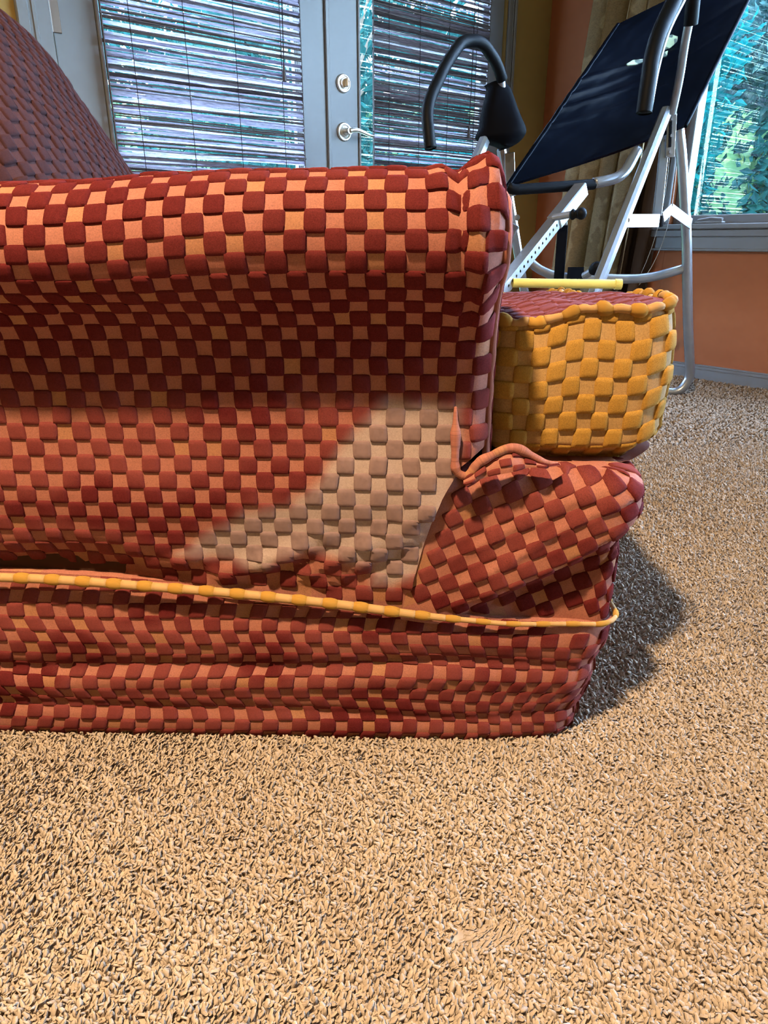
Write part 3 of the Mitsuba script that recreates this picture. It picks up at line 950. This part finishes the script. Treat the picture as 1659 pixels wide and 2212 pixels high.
# ------------------------------------------------------------------ bamboo blinds on the doors
def blind(a0, a1, label, dens, seed, wide, gaps):
    r = np.random.default_rng(seed)
    b = thing('bamboo_blind', label, 'blind')
    z = .42
    y0 = -.028
    n = 0
    while z < 1.93:
        heavy = r.random() < .22
        h = r.uniform(.004, .007) if heavy else r.uniform(*wide)
        dz0, dz1 = r.normal(0, .0025), r.normal(0, .0025)
        t = np.linspace(0, 1, 9)
        zc = z + h / 2 + dz0 * (1 - t) + dz1 * t + np.cumsum(r.normal(0, .0007, 9))
        yc = y0 + r.normal(0, .0015) + np.cumsum(r.normal(0, .0005, 9))
        x = a0 + (a1 - a0) * t + np.r_[r.normal(0, .002), np.zeros(7), r.normal(0, .002)]
        if heavy:
            m = tube(np.stack([x, yc - .002, zc], 1), h / 2 * (1 + .15 * r.normal(size=9)), 6)
            add('stick', room(m), 'bamboo_dark', b, smooth=True)
        else:
            hh = h / 2 * (1 + .12 * r.normal(size=9))
            up, dn = np.stack([x, yc, zc + hh], 1), np.stack([x, yc - .0008, zc - hh], 1)
            mid = np.stack([x, yc - .0022, zc], 1)
            add('slat', room(grid_mesh(np.stack([dn, mid, up], 1))), BAMBOO[int(r.choice(4, p=dens))], b, smooth=True)
        z += h + r.choice([-.0010, -.0002, .0008], p=gaps)
        n += 1
    for e in (a0, a1):
        add('edge_binding', room(cbox([e - .0018, y0 - .0055, .42], [e + .0018, y0 + .003, 1.93], .0006)), 'bamboo_dark', b)
    for k in np.linspace(.12, .88, 4):
        x = a0 + (a1 - a0) * k
        zz = np.arange(.42, 1.93, .012)
        add('weaving_string', room(tube(np.stack([x + 0 * zz, y0 - .006 + 0 * zz, zz], 1), .0011, 5)), 'cord_dark', b, smooth=True)
    add('head_rail', room(cbox([a0 - .004, y0 - .012, 1.92], [a1 + .004, .004, 1.97], .003)), 'bamboo_dark', b)
    return b


bl = blind(-2.122, -1.405, 'wide bamboo stick blind on the left door, glowing blue grey with daylight', [.10, .45, .05, .40], 3, (.006, .012), [.80, .16, .04])
br = blind(-1.071, -.434, 'darker brown bamboo stick blind on the right door, behind the black foam handle', [.42, .14, .32, .12], 4, (.005, .010), [.90, .08, .02])


def pull_cord(a, ztip, parent):
    k = add('pull_cord', room(tube(curve([[a, -.040, 1.92], [a + .004, -.043, 1.6], [a, -.041, ztip + .05]], 20), .0015, 6)), 'cord_dark', parent, smooth=True)
    add('tassel', room(trimesh.creation.revolve(np.array([[0, .052], [.004, .05], [.005, .035], [.0085, .008], [.007, 0], [0, 0]]), sections=14).apply_translation([a, -.041, ztip])), 'bamboo_dark', k)


pull_cord(-1.487, 1.118, bl)
pull_cord(-.545, 1.005, br)

# ------------------------------------------------------------------ curtain in the corner beside the window
cur = thing('curtain', 'beige patterned curtain bunched in the corner beside the window, behind the folding frame', 'curtain')


def drape(b0, b1, z0, z1, folds_, amp, d, seed, top_shift=0.0):
    r = np.random.default_rng(seed)
    ph = r.uniform(0, 6.28)
    t = np.linspace(0, 1, folds_ * 14 + 1)
    z = np.linspace(z0, z1, 26)
    Tt, Z = np.meshgrid(t, z, indexing='ij')
    k = (Z - z0) / (z1 - z0)
    b = b0 + (b1 - b0) * Tt + top_shift * k + .012 * np.sin(Tt * folds_ * 6.28 * 2 + ph)
    a = d - amp * (1 + .35 * np.sin(Tt * 9 + ph)) * np.cos(Tt * folds_ * 6.28 + ph + .5 * k) - .02 * np.sin(k * 5 + ph) * (1 - k)
    P = CORNER + a[..., None] * W1 + b[..., None] * W2
    P[..., 2] = Z
    return P


P = drape(-.20, -.58, .30, 2.3, 4, .036, -.105, 5, -.22)
uv = np.stack(np.meshgrid(np.linspace(0, 1.6, P.shape[0]), np.linspace(0, 4, P.shape[1]), indexing='ij'), -1).reshape(-1, 2)
add('cloth', grid_mesh(P), 'curtain_cloth', cur, smooth=True, uv=uv)
P = drape(-.52, -.69, .28, 2.3, 2, .026, -.055, 6, -.12)
uv = np.stack(np.meshgrid(np.linspace(3, 3.8, P.shape[0]), np.linspace(0, 4, P.shape[1]), indexing='ij'), -1).reshape(-1, 2)
add('edge_fold', grid_mesh(P), 'curtain_dark', cur, smooth=True, uv=uv, label='dark brown lining turned out at the edge')
rod = add('rod', room(tube([[-.09, -.08, 2.31], [-.09, -2.9, 2.31]], .012, 12)), 'bronze_hinge', cur)
for b in (-.12, -2.85):
    add('bracket', room(cbox([-.095, b - .01, 2.29], [0, b + .01, 2.33], .002)), 'bronze_hinge', rod)
sc = thing('shade_cord', 'thin pale cord hanging in front of the window casing beside the curtain', 'cord')
for dx in (0, .012):
    add('strand', room(tube(curve([[-.04, -.70 - dx, 2.05], [-.042, -.705 - dx, 1.2], [-.05, -.66 - 2 * dx, .40], [-.05, -.62, .33]], 30), .0016, 6)), 'cord_white', sc, smooth=True)

# ------------------------------------------------------------------ inversion table
it = thing('inversion_table', 'folding inversion table: black nylon bed slung in a silver steel frame', 'inversion table')
TP = lambda pts: np.array([at(*p) for p in pts])
# the bed
c00, c10, c11, c01 = at(1098, 398, 2.42), at(1482, 268, 2.60), at(1668, -105, 3.0), at(1338, 48, 2.86)


def bed(u, v, off):
    q = (c00 * ((1 - u) * (1 - v))[..., None] + c10 * (u * (1 - v))[..., None] + c11 * (u * v)[..., None] + c01 * ((1 - u) * v)[..., None])
    n = np.cross(c10 - c00, c01 - c00)
    n /= np.linalg.norm(n)
    if n[1] > 0:
        n = -n
    sag = -.05 * np.sin(np.pi * u) * np.sin(np.pi * np.clip(v * .9 + .1, 0, 1))
    wr = .007 * np.exp(-((v - .44 - .10 * u) / .016) ** 2) + .006 * np.exp(-((v - .52 - .16 * u) / .02) ** 2) + .006 * np.exp(-((v - .62 - .1 * u) / .018) ** 2) + .005 * np.exp(-((v - .34 - .05 * u) / .016) ** 2)
    wr = wr * (1 - u) ** .6 + .012 * (meshkit.fbm(np.stack([u * 4, v * 9, 0 * u], -1), 3, 2) - .5)
    return q + n * (sag + wr + off)[..., None]


U, V = np.meshgrid(np.linspace(0, 1, 50), np.linspace(0, 1, 70), indexing='ij')
top, bot = bed(U, V, 0 * U), bed(U, V, 0 * U - .012)
m1, m2 = grid_mesh(top), grid_mesh(bot)
ed = np.r_[np.arange(50) * 70, 49 * 70 + np.arange(1, 70), np.arange(48, -1, -1) * 70 + 69, np.arange(68, 0, -1)]
n0 = 50 * 70
ef = []
for a, b in zip(ed, np.roll(ed, -1)):
    ef += [[a, b, b + n0], [a, b + n0, a + n0]]
bd = trimesh.Trimesh(np.vstack([m1.vertices, m2.vertices]), np.vstack([m1.faces, m2.faces[:, ::-1] + n0, ef]), process=False)
bedk = add('bed', bd, 'nylon_black', it, smooth=40, label='black nylon bed, wrinkled')
rim = np.vstack([bed(np.linspace(0, 1, 40), np.zeros(40), np.zeros(40) - .006)[::-1], bed(np.zeros(50), np.linspace(0, 1, 50), np.zeros(50) - .006)])
add('hem', tube(bed(np.zeros(50), np.linspace(0, 1, 50), np.zeros(50) - .006), .008, 8), 'nylon_black', bedk, smooth=True)
add('hem', tube(bed(np.ones(50), np.linspace(0, 1, 50), np.zeros(50) - .006), .008, 8), 'nylon_black', bedk, smooth=True)


def patch(uc, vc, pts, parent, bsdf, label):
    q = np.array(pts)
    o = bed(uc + q[:, 0], vc + q[:, 1], 0 * q[:, 0] + .0035)
    o2 = bed(uc + q[:, 0], vc + q[:, 1], 0 * q[:, 0] - .002)
    m = trimesh.Trimesh(np.vstack([o, o.mean(0)[None], o2]), [[k, (k + 1) % len(q), len(q)] for k in range(len(q))] + [[k, k + len(q) + 1, (k + 1) % len(q) + len(q) + 1] for k in range(len(q))] + [[k, (k + 1) % len(q) + len(q) + 1, (k + 1) % len(q)] for k in range(len(q))], process=False)
    return add('emblem', m, bsdf, parent, smooth=False, label=label)


def uv_of(px, py):
    """Where on the bed a point of the photograph lies."""
    uu, vv = np.meshgrid(np.linspace(0, 1, 120), np.linspace(0, 1, 120), indexing='ij')
    q = bed(uu, vv, 0 * uu) - [0, 0, EYE]
    zc = q[..., 1] * CP - q[..., 2] * SP
    x, y = 829.5 + F * q[..., 0] / zc, 1106 - F * (q[..., 2] * CP + q[..., 1] * SP) / zc
    k = np.argmin((x - px) ** 2 + (y - py) ** 2)
    return uu.ravel()[k], vv.ravel()[k]


def emblem(px, label):
    u0, v0 = uv_of(*px[0])
    patch(u0, v0, [np.subtract(uv_of(*p), (u0, v0)) for p in px], bedk, 'tag_green', label)


emblem([(1436, 80), (1450, 78), (1462, 82), (1461, 92), (1450, 103), (1436, 110), (1427, 112), (1430, 95)], 'pale green rounded emblem')
emblem([(1425, 115), (1442, 112), (1439, 124), (1423, 127)], 'pale green emblem')
emblem([(1352, 141), (1366, 131), (1388, 128), (1389, 136), (1371, 141), (1355, 144)], 'pale green emblem')

# rail along the bed's foot
add('foot_rail', tube(bend(TP([(1096, 404, 2.40), (1112, 410, 2.40), (1284, 398, 2.46)]), .02), .016, 12), 'foam_black', it, smooth=True, label='black padded rail at the foot of the bed')
add('bed_frame', tube(curve(TP([(1282, 396, 2.46), (1312, 390, 2.47), (1342, 378, 2.49), (1362, 352, 2.52), (1378, 325, 2.56)]), 24), .017, 14), 'steel_silver', it, smooth=True)
# A-frame
PR, PL = at(1448, 250, 2.62), at(1068, 236, 2.62)


def to_floor(p, q, z=.012):
    t = (p[2] - z) / (p[2] - q[2])
    return p + (q - p) * t


def leg(p, q, w, h, name='leg', to=True, up=(0, 0, 1)):
    end = to_floor(np.asarray(p), np.asarray(q)) if to else q
    return add(name, beam(p, end, w, h, up, .008), 'steel_silver', it)


lf = leg(at(1441, 236, 2.59), at(1287, 625, 2.17), .036, .032, 'front_leg', up=(.84, -.54, .2))
lfl = leg(at(1048, 300, 2.56), at(880, 700, 2.17), .036, .032, 'front_leg', up=(.84, -.54, .2))
foot = at(1480, 846, 2.73)
foot[2] = .016
rl = add('rear_leg', tube(bend(np.vstack([TP([(1464, 258, 2.63), (1472, 330, 2.64), (1483, 500, 2.68), (1486, 700, 2.71)]), foot + [.012, 0, .06], foot + [-.02, 0, 0], foot + [-.12, .02, 0]]), .05, 8), .018, 14), 'steel_silver', it, smooth=True)
add('rubber_foot', tube(np.array([foot + [-.035, .005, -.001], foot + [-.13, .022, -.001]]), .017, 14), 'foam_black', rl)
fl2 = at(1170, 800, 2.80)
fl2[2] = .016
rl2 = add('rear_leg', beam(at(1082, 318, 2.64), fl2, .036, .030, (1, 0, .1), .008), 'steel_silver', it)
add('bolt', tube([at(1117, 470, 2.655), at(1117, 470, 2.61)], .010, 14), 'steel_grey', rl2)
add('gusset', beam(at(1100, 330, 2.62), at(1104, 424, 2.63), .012, .034, (1, 0, .1), .002), 'steel_silver', rl2)
add('link_bar', beam(at(1092, 486, 2.64), at(1116, 500, 2.62), .010, .034, (0, 0, 1), .002), 'steel_silver', rl2)
add('crossbar', tube(bend(TP([(1136, 556, 2.72), (1160, 580, 2.71), (1200, 598, 2.70), (1370, 603, 2.70), (1415, 598, 2.70), (1478, 580, 2.70)]), .05), .0165, 14), 'steel_silver', it, smooth=True)
# pivot ironwork
for nm, a, b, w in (('pivot_plate', (1452, 246, 2.585), (1447, 340, 2.585), .030), ('pivot_plate', (1444, 252, 2.60), (1436, 310, 2.60), .018)):
    pv = add(nm, beam(at(*a), at(*b), .005, w, (1, 0, 0), .001), 'steel_silver', it)
    for k in (.12, .5, .88):
        c = at(*a) * (1 - k) + at(*b) * k
        add('bolt', tube([c + [0, 0, 0], c + [0, -.010, 0]], .006, 10), 'steel_grey', pv)
add('pivot_hook', beam(at(1449, 262, 2.58), at(1447, 318, 2.58), .004, .008, (1, 0, 0), .001), 'dark_hole', it)
add('hanger_bar', beam(at(1441, 262, 2.61), at(1418, 478, 2.56), .012, .030, (1, 0, 0), .002), 'steel_silver', it)
# spreader with its hinge
sp_ = add('spreader', beam(at(1348, 477, 2.33), at(1424, 477, 2.44), .004, .040, (0, 0, 1), .001), 'steel_silver', it)
add('rivet', tube([at(1354, 476, 2.335), at(1354, 476, 2.315)], .009, 12), 'steel_grey', sp_)
add('spreader', beam(at(1432, 470, 2.47), at(1452, 450, 2.5), .004, .034, (0, 0, 1), .001), 'steel_silver', it)
add('spreader', beam(at(1450, 452, 2.50), at(1493, 484, 2.64), .004, .036, (0, 0, 1), .001), 'steel_silver', it)
add('hinge_pin', tube([at(1427, 466, 2.45), at(1427, 490, 2.45)], .007, 10), 'dark_hole', it)
# adjusting boom with its row of holes
b0, b1 = at(1070, 640, 2.06), at(1256, 408, 2.42)
L = np.linalg.norm(b1 - b0)
bx_ = (b1 - b0) / L
bz_ = np.array([0, -1, 0]) - bx_ * (-bx_[1])
bz_ /= np.linalg.norm(bz_)
rot = math.radians(-30)
by_ = np.cross(bz_, bx_)
bz_, by_ = bz_ * math.cos(rot) + by_ * math.sin(rot), by_ * math.cos(rot) - bz_ * math.sin(rot)
W = .034
box = manifold3d.Manifold.cube([L, W, W], False).translate([0, -W / 2, -W / 2]) - manifold3d.Manifold.cube([L + .02, W - .006, W - .006], False).translate([-.01, -W / 2 + .003, -W / 2 + .003])
for k in range(14):
    box = box - manifold3d.Manifold.cylinder(.02, .0042, .0042, 14).translate([.05 + k * .0235, 0, W / 2 - .01])
mm = box.to_mesh()
bm = trimesh.Trimesh(mm.vert_properties[:, :3], mm.tri_verts)
M = np.eye(4)
M[:3, 0], M[:3, 1], M[:3, 2], M[:3, 3] = bx_, by_, bz_, b0
bm.apply_transform(M)
bmk = add('boom', bm, 'steel_silver', it, smooth=False, label='square steel boom with a row of round holes')
co = cbox([.004, -W / 2 + .0045, -W / 2 + .0045], [L - .01, W / 2 - .0045, W / 2 - .0045], .002)
co.apply_transform(M)
add('dark_core', co, 'dark_hole', bmk)  # black filling added inside the boom so that its holes look dark
sl = cbox([.37, -W / 2 - .004, -W / 2 - .004], [L, W / 2 + .004, W / 2 + .004], .003)
sl.apply_transform(M)
add('sleeve', sl, 'steel_silver', bmk)
pin = add('locking_pin', tube([at(1196, 470, 2.27), at(1234, 463, 2.22)], .010, 12), 'steel_grey', it)
add('knob', tube(curve([at(1232, 463, 2.22), at(1241, 463, 2.215), at(1250, 462, 2.21), at(1258, 461, 2.20), at(1266, 460, 2.19)], 14), [.010, .014, .016, .014, .011, .012, .014, .016, .017, .017, .016, .014, .010, .004], 14), 'foam_black', pin, smooth=True, label='black knob')
kn = add('lock_knob', tube([at(1262, 596, 2.62), at(1283, 584, 2.58)], .013, 12), 'steel_silver', it)
add('knob', tube(curve([at(1279, 588, 2.585), at(1290, 575, 2.56), at(1296, 568, 2.55)], 8), [.012, .018, .020, .020, .020, .018, .014, .005], 14), 'foam_black', kn, smooth=True, label='black knob')
add('bracket', cbox(at(1236, 603, 2.68) - [.02, 0, .02], at(1258, 590, 2.66) + [.01, .02, .02], .003), 'dark_hole', it)
st = add('strap', beam(at(1216, 486, 2.60), at(1203, 660, 2.60), .006, .036, (1, 0, 0), .002), 'vinyl_black', it, label='black strap hanging from the boom')
add('buckle', beam(at(1217, 474, 2.60), at(1217, 500, 2.60), .004, .026, (1, 0, 0), .001), 'steel_silver', st)
ya, yb = at(1108, 611, 2.10), at(1342, 614, 2.10)
yk = add('yellow_bar', tube([ya, ya * .05 + yb * .95], .013, 14), 'plastic_yellow', it, label='yellow plastic bar across the frame')
add('end_cap', tube([ya * .06 + yb * .94, yb], .015, 14), 'plastic_yellow', yk)
# handles
hl = add('handlebar', tube(bend(TP([(1092, 250, 2.60), (1083, 180, 2.57), (1078, 150, 2.55)]), .03), .013, 12), 'steel_silver', it, smooth=True)
add('foam_grip', tube(bend(TP([(930, 320, 2.24), (920, 232, 2.27), (962, 140, 2.36), (998, 88, 2.44), (1040, 88, 2.48), (1072, 134, 2.53), (1085, 172, 2.56)]), .07, 8), .0175, 16), 'foam_black', hl, smooth=True, label='black foam grip')
hr = add('handlebar', tube(bend(TP([(1452, 246, 2.58), (1470, 160, 2.54), (1478, 100, 2.50), (1492, 30, 2.46), (1500, -40, 2.42), (1480, -70, 2.36), (1455, -20, 2.30)]), .05), .013, 12), 'steel_silver', it, smooth=True)
add('foam_grip', tube(bend(TP([(1391, 244, 2.18), (1406, 130, 2.20), (1420, 78, 2.22), (1462, -12, 2.28), (1480, -48, 2.33)]), .06, 8), .0215, 16), 'foam_black', hr, smooth=True, label='black foam grip')
add('foam_grip', tube(TP([(1492, 54, 2.45), (1497, 0, 2.43), (1500, -50, 2.42)]), .0205, 16), 'foam_black', hr, smooth=True, label='black foam grip')
add('handle_tube', tube(bend(TP([(1403, 240, 2.20), (1418, 150, 2.22), (1440, 70, 2.25), (1482, -12, 2.31)]), .06), .0075, 10), 'steel_silver', hr, smooth=True)
# black fabric cover over the left pivot
def pouch():
    lv_ = [((1046, 186), (1088, 172)), ((1050, 196), (1100, 188)), ((1046, 215), (1108, 205)), ((1039, 245), (1122, 245)), ((1033, 280), (1135, 275)), ((1027, 300), (1134, 292)), ((1050, 310), (1120, 308)), ((1080, 320), (1096, 320))]
    R = []
    for k, (l, r) in enumerate(lv_):
        p, q = at(*l, 2.60), at(*r, 2.60)
        c, w = (p + q) / 2, np.linalg.norm(q - p) / 2
        a = np.linspace(0, 2 * np.pi, 29)[:-1]
        d = (.03 + .035 * min(k, 4) / 4) if k < 6 else .05
        ex = np.sign(np.cos(a)) * np.abs(np.cos(a)) ** .8
        R.append(c + ex[:, None] * (q - p) / 2 + (np.sin(a) * d * (1 + .10 * np.sin(3 * a + k)))[:, None] * np.array([0, 1, 0]))
    R = np.array(R)
    tt = np.linspace(0, len(R) - 1, 26)
    R = CubicSpline(np.arange(len(R)), R, axis=0)(tt)
    n = R.shape[1]
    V_ = np.vstack([R.reshape(-1, 3), R[0].mean(0) - [0, 0, .01], R[-1].mean(0)])
    f = []
    for i in range(len(R) - 1):
        for j in range(n):
            k = (j + 1) % n
            f += [[i * n + j, i * n + k, (i + 1) * n + k], [i * n + j, (i + 1) * n + k, (i + 1) * n + j]]
    for j in range(n):
        k = (j + 1) % n
        f += [[len(V_) - 2, k, j], [len(V_) - 1, (len(R) - 1) * n + j, (len(R) - 1) * n + k]]
    return trimesh.Trimesh(V_, f, process=False)


add('pivot_cover', pouch(), 'vinyl_black', it, smooth=True, label='black cloth cover over the left pivot')

# ------------------------------------------------------------------ shag carpet: tufts standing on the floor
def tufts(xy, hgt, rad, seg_=4, sides=3, flat=None):
    r = np.random.default_rng(len(xy))
    n = len(xy)
    t = np.linspace(0, 1, seg_)
    az = r.uniform(0, 2 * np.pi, n)
    wind = (meshkit.fbm(np.c_[xy * 7, np.zeros(n)], 2, 3) - .5) * 8
    lean = hgt * r.uniform(.0, .6, n)
    if flat is not None:
        lean = np.where(flat, hgt * 1.1, lean)
        az = np.where(flat, .3 + .3 * r.normal(size=n), az)
    az = az * .55 + wind * .45
    h = hgt * r.uniform(.55, 1.25, n) * np.where(flat, .8, 1) if flat is not None else hgt * r.uniform(.55, 1.25, n)
    curl = r.normal(0, .28, n) * hgt
    dx, dy = np.cos(az), np.sin(az)
    k = t[None]
    cx = xy[:, :1] + dx[:, None] * lean[:, None] * k ** 1.7 - dy[:, None] * curl[:, None] * np.sin(np.pi * k)
    cyy = xy[:, 1:] + dy[:, None] * lean[:, None] * k ** 1.7 + dx[:, None] * curl[:, None] * np.sin(np.pi * k)
    cz = h[:, None] * (1 - (1 - k) ** 1.6) - .001
    prof = np.interp(t, [0, .5, .85, 1], [.85, 1.1, 1.08, .72])
    rr = rad * r.uniform(.6, 1.35, n)[:, None] * prof[None]
    a = np.arange(sides) * 2 * np.pi / sides
    ph = r.uniform(0, 6.28, n)[:, None, None] + 1.2 * t[None, :, None]
    ca, sa = np.cos(a[None, None] + ph), np.sin(a[None, None] + ph)
    X = cx[..., None] + rr[..., None] * ca
    Y = cyy[..., None] + rr[..., None] * sa
    Z = cz[..., None] + 0 * ca + rr[..., None] * .5 * ca * (t[None, :, None])
    V_ = np.stack([X, Y, Z], -1).reshape(n, -1, 3)
    tip = np.stack([cx[:, -1] + dx * rad * .3, cyy[:, -1] + dy * rad * .3, cz[:, -1] + rad * .4], -1)[:, None]
    V_ = np.concatenate([V_, tip], 1)
    nv_ = V_.shape[1]
    f = []
    for i in range(seg_ - 1):
        for j in range(sides):
            l = (j + 1) % sides
            f += [[i * sides + j, i * sides + l, (i + 1) * sides + l], [i * sides + j, (i + 1) * sides + l, (i + 1) * sides + j]]
    for j in range(sides):
        f.append([(seg_ - 1) * sides + j, (seg_ - 1) * sides + (j + 1) % sides, nv_ - 1])
    f = (np.array(f)[None] + nv_ * np.arange(n)[:, None, None]).reshape(-1, 3)
    return trimesh.Trimesh(V_.reshape(-1, 3), f, process=False)


def scatter(x0, x1, y0, y1, d, seed, wide=.60, skip=None):
    r = np.random.default_rng(seed)
    xs, ys = np.arange(x0, x1, d), np.arange(y0, y1, d)
    X, Y = np.meshgrid(xs, ys, indexing='ij')
    p = np.stack([X.ravel(), Y.ravel()], 1) + r.uniform(-.5, .5, (X.size, 2)) * d
    w = np.abs(p[:, 0]) < wide * (p[:, 1] + .20) + .03                  # what a camera near here can see of the floor
    sofa_in = (p[:, 0] < .235) & (p[:, 1] > .715) & (p[:, 1] < 1.72) & (p[:, 0] > -.85)
    rl_ = (p - CORNER[:2]) @ np.stack([W1[:2], W2[:2]], 1)
    inside = (rl_[:, 0] < -.016) & (rl_[:, 1] < -.012)
    if skip:
        w &= ~((p[:, 0] < skip[0]) & (p[:, 1] > skip[1])) & ~((p[:, 0] < .62) & (p[:, 1] < skip[1]))
    return p[w & ~sofa_in & inside]


def bed_of_pile(x0, x1, y0, y1, d, z):
    """The matted lower pile between the tufts, an uneven sheet a little above the backing."""
    X, Y = np.meshgrid(np.arange(x0, x1, d), np.arange(y0, y1, d), indexing='ij')
    n = meshkit.noise(np.stack([X / .0045, Y / .0045, 0 * X], -1), 5)
    m = grid_mesh(np.stack([X, Y, z * (.75 + .5 * n)], -1))
    c = m.triangles_center
    l = (c[:, :2] - CORNER[:2]) @ np.stack([W1[:2], W2[:2]], 1)
    ok = (l[:, 0] < -.016) & (l[:, 1] < -.016) & (np.abs(c[:, 0]) < .60 * (c[:, 1] + .20) + .05) & ~((c[:, 0] < .22) & (c[:, 1] > .73) & (c[:, 1] < 1.7))
    m = trimesh.Trimesh(m.vertices, m.faces[ok], process=False)
    m.remove_unreferenced_vertices()
    return m


near = scatter(-.56, .62, .26, .80, .0036, 1, .62)
spot = np.array([.0923, .4296])
flat = (((near - spot) / [.034, .012]) ** 2).sum(1) + 1.6 * (meshkit.fbm(np.c_[near * 60, np.zeros(len(near))], 2, 1) - .5) < .8
zones = [tufts(near, .0086, .00215, 4, 4, flat), tufts(scatter(.60, 1.7, .25, 1.30, .0085, 5, .9, (.95, .80)), .010, .0042, 3), tufts(scatter(-1.1, -.54, .40, .72, .0085, 6, 1.4), .010, .0042, 3), tufts(scatter(.20, .95, .80, 1.30, .0046, 2, 9), .0098, .0024), tufts(scatter(.15, 1.40, 1.30, 2.0, .0066, 3), .0105, .0036, 3), tufts(scatter(-.3, 2.4, 2.0, 3.9, .0115, 4), .011, .0062, 3),
         bed_of_pile(-.56, .62, .26, .80, .004, .0026), bed_of_pile(.2, 1.4, .80, 2.0, .006, .004)]
add('carpet_pile', cat_(zones), 'carpet_yarn', 'floor', smooth=True, label='beige shag carpet pile', kind='stuff')

# ------------------------------------------------------------------ outside: lawn, shrubs and trees seen through the glass
add('lawn', cbox([-14, 1.5, -.45], [16, 22, -.25], .01).apply_translation([0, 3.2, 0]), 'grass', label='green lawn outside the window', cat='lawn', kind='stuff')


def leaves(c, rad, n, size, seed, shell=.55, up=.3, fan=False):
    r = np.random.default_rng(seed)
    d = r.normal(size=(n, 3))
    d /= np.linalg.norm(d, axis=1, keepdims=True)
    rr = r.uniform(shell, 1, n) ** .6
    lump = .75 + .5 * meshkit.fbm(d * 2.6 + seed, 3, seed)
    p = np.asarray(c) + d * np.asarray(rad) * (rr * lump)[:, None]
    p[:, 2] = np.maximum(p[:, 2], -.12 + .1 * r.random(n))
    ax = d * .7 + r.normal(size=(n, 3)) * .6 + [0, 0, up]
    ax /= np.linalg.norm(ax, axis=1, keepdims=True)
    sd = np.cross(ax, r.normal(size=(n, 3)))
    sd /= np.linalg.norm(sd, axis=1, keepdims=True)
    nn = np.cross(ax, sd)
    s = size * r.uniform(.6, 1.3, n)[:, None]
    V_ = np.stack([p, p + s * (.45 * ax + .24 * sd + .05 * nn), p + s * ax - s * .08 * nn, p + s * (.45 * ax - .24 * sd + .05 * nn)], 1)
    f = (np.array([[0, 1, 2], [0, 2, 3]])[None] + 4 * np.arange(n)[:, None, None]).reshape(-1, 3)
    return trimesh.Trimesh(V_.reshape(-1, 3), f, process=False)


def plant(name, label, cat, c, rad, n, size, bsdf, seed, trunk=.05, group=None):
    k = thing(name, label, cat, group)
    c = np.asarray(c, float)
    r = np.random.default_rng(seed)
    br_ = [tube(curve([[c[0], c[1], -.25], [c[0] + .05, c[1], (c[2] - .25) / 2], c], 8), np.linspace(trunk, trunk * .6, 8), 8)]
    for j in range(7):
        d = r.normal(size=3)
        d[2] = abs(d[2]) + .2
        d /= np.linalg.norm(d)
        br_.append(tube(curve([c - [0, 0, rad[2] * .5], c + d * np.array(rad) * .35, c + d * np.array(rad) * .8], 6), np.linspace(trunk * .5, trunk * .12, 6), 6))
    add('trunk', cat_(br_), 'bark', k)
    add('foliage', leaves(c, rad, n, size, seed), bsdf, k, smooth=False, kind='stuff')
    return k


plant('round_shrub', 'dense teal green round shrub low outside the window', 'shrub', (3.30, 4.95, .42), (.80, .70, .50), 7000, .085, 'leaf_teal', 1)
plant('leafy_shrub', 'bright green leafy shrub above the round shrub outside the window', 'shrub', (4.05, 6.45, 1.15), (.60, .5, .45), 2200, .14, 'leaf_bright', 2)
plant('broad_bush', 'tall bluish bush filling the right of the window view', 'bush', (6.4, 8.4, 1.5), (1.5, 1.1, 1.75), 8000, .15, 'leaf_blue', 3)
plant('pale_tree', 'pale grey green tree crown high in the window view', 'tree', (6.1, 11.4, 3.2), (1.5, 1.2, .9), 3600, .2, 'leaf_pale', 4, .09)
plant('tall_tree', 'tall tree with open crown behind the bushes outside', 'tree', (2.9, 10.4, 2.2), (1.6, 1.3, 2.2), 6000, .19, 'leaf_blue', 5, .12)
plant('garden_tree', 'leafy green tree seen through the gap beside the right door blind', 'tree', (-.55, 8.8, 1.9), (1.6, 1.1, 1.9), 6500, .15, 'leaf_far', 6, .10)
plant('garden_bush', 'dark bush seen dimly through the right door blind', 'bush', (.75, 6.2, .55), (.8, .7, .75), 3000, .11, 'leaf_blue', 7)
hk = thing('hedge', 'long hedge closing the garden behind the trees', 'hedge')
add('foliage', cat_([leaves((x, 14.2 + .4 * math.sin(x), 1.6), (1.35, .6, 3.0 + .5 * math.sin(2.3 * x)), 3400, .26, 40 + i) for i, x in enumerate(np.arange(-6, 14, 1.5))]), 'leaf_far', hk, smooth=False, kind='stuff')
add('core', cat_([cbox([x - .8, 14.1, -.25], [x + .8, 14.5, 2.9], .1) for x in np.arange(-6, 14, 1.5)]), 'grass', hk)

#print('triangles', sum(len(meshkit.WRITTEN[d['filename']][1]) for d in scene.values() if d.get('type') == 'ply'))
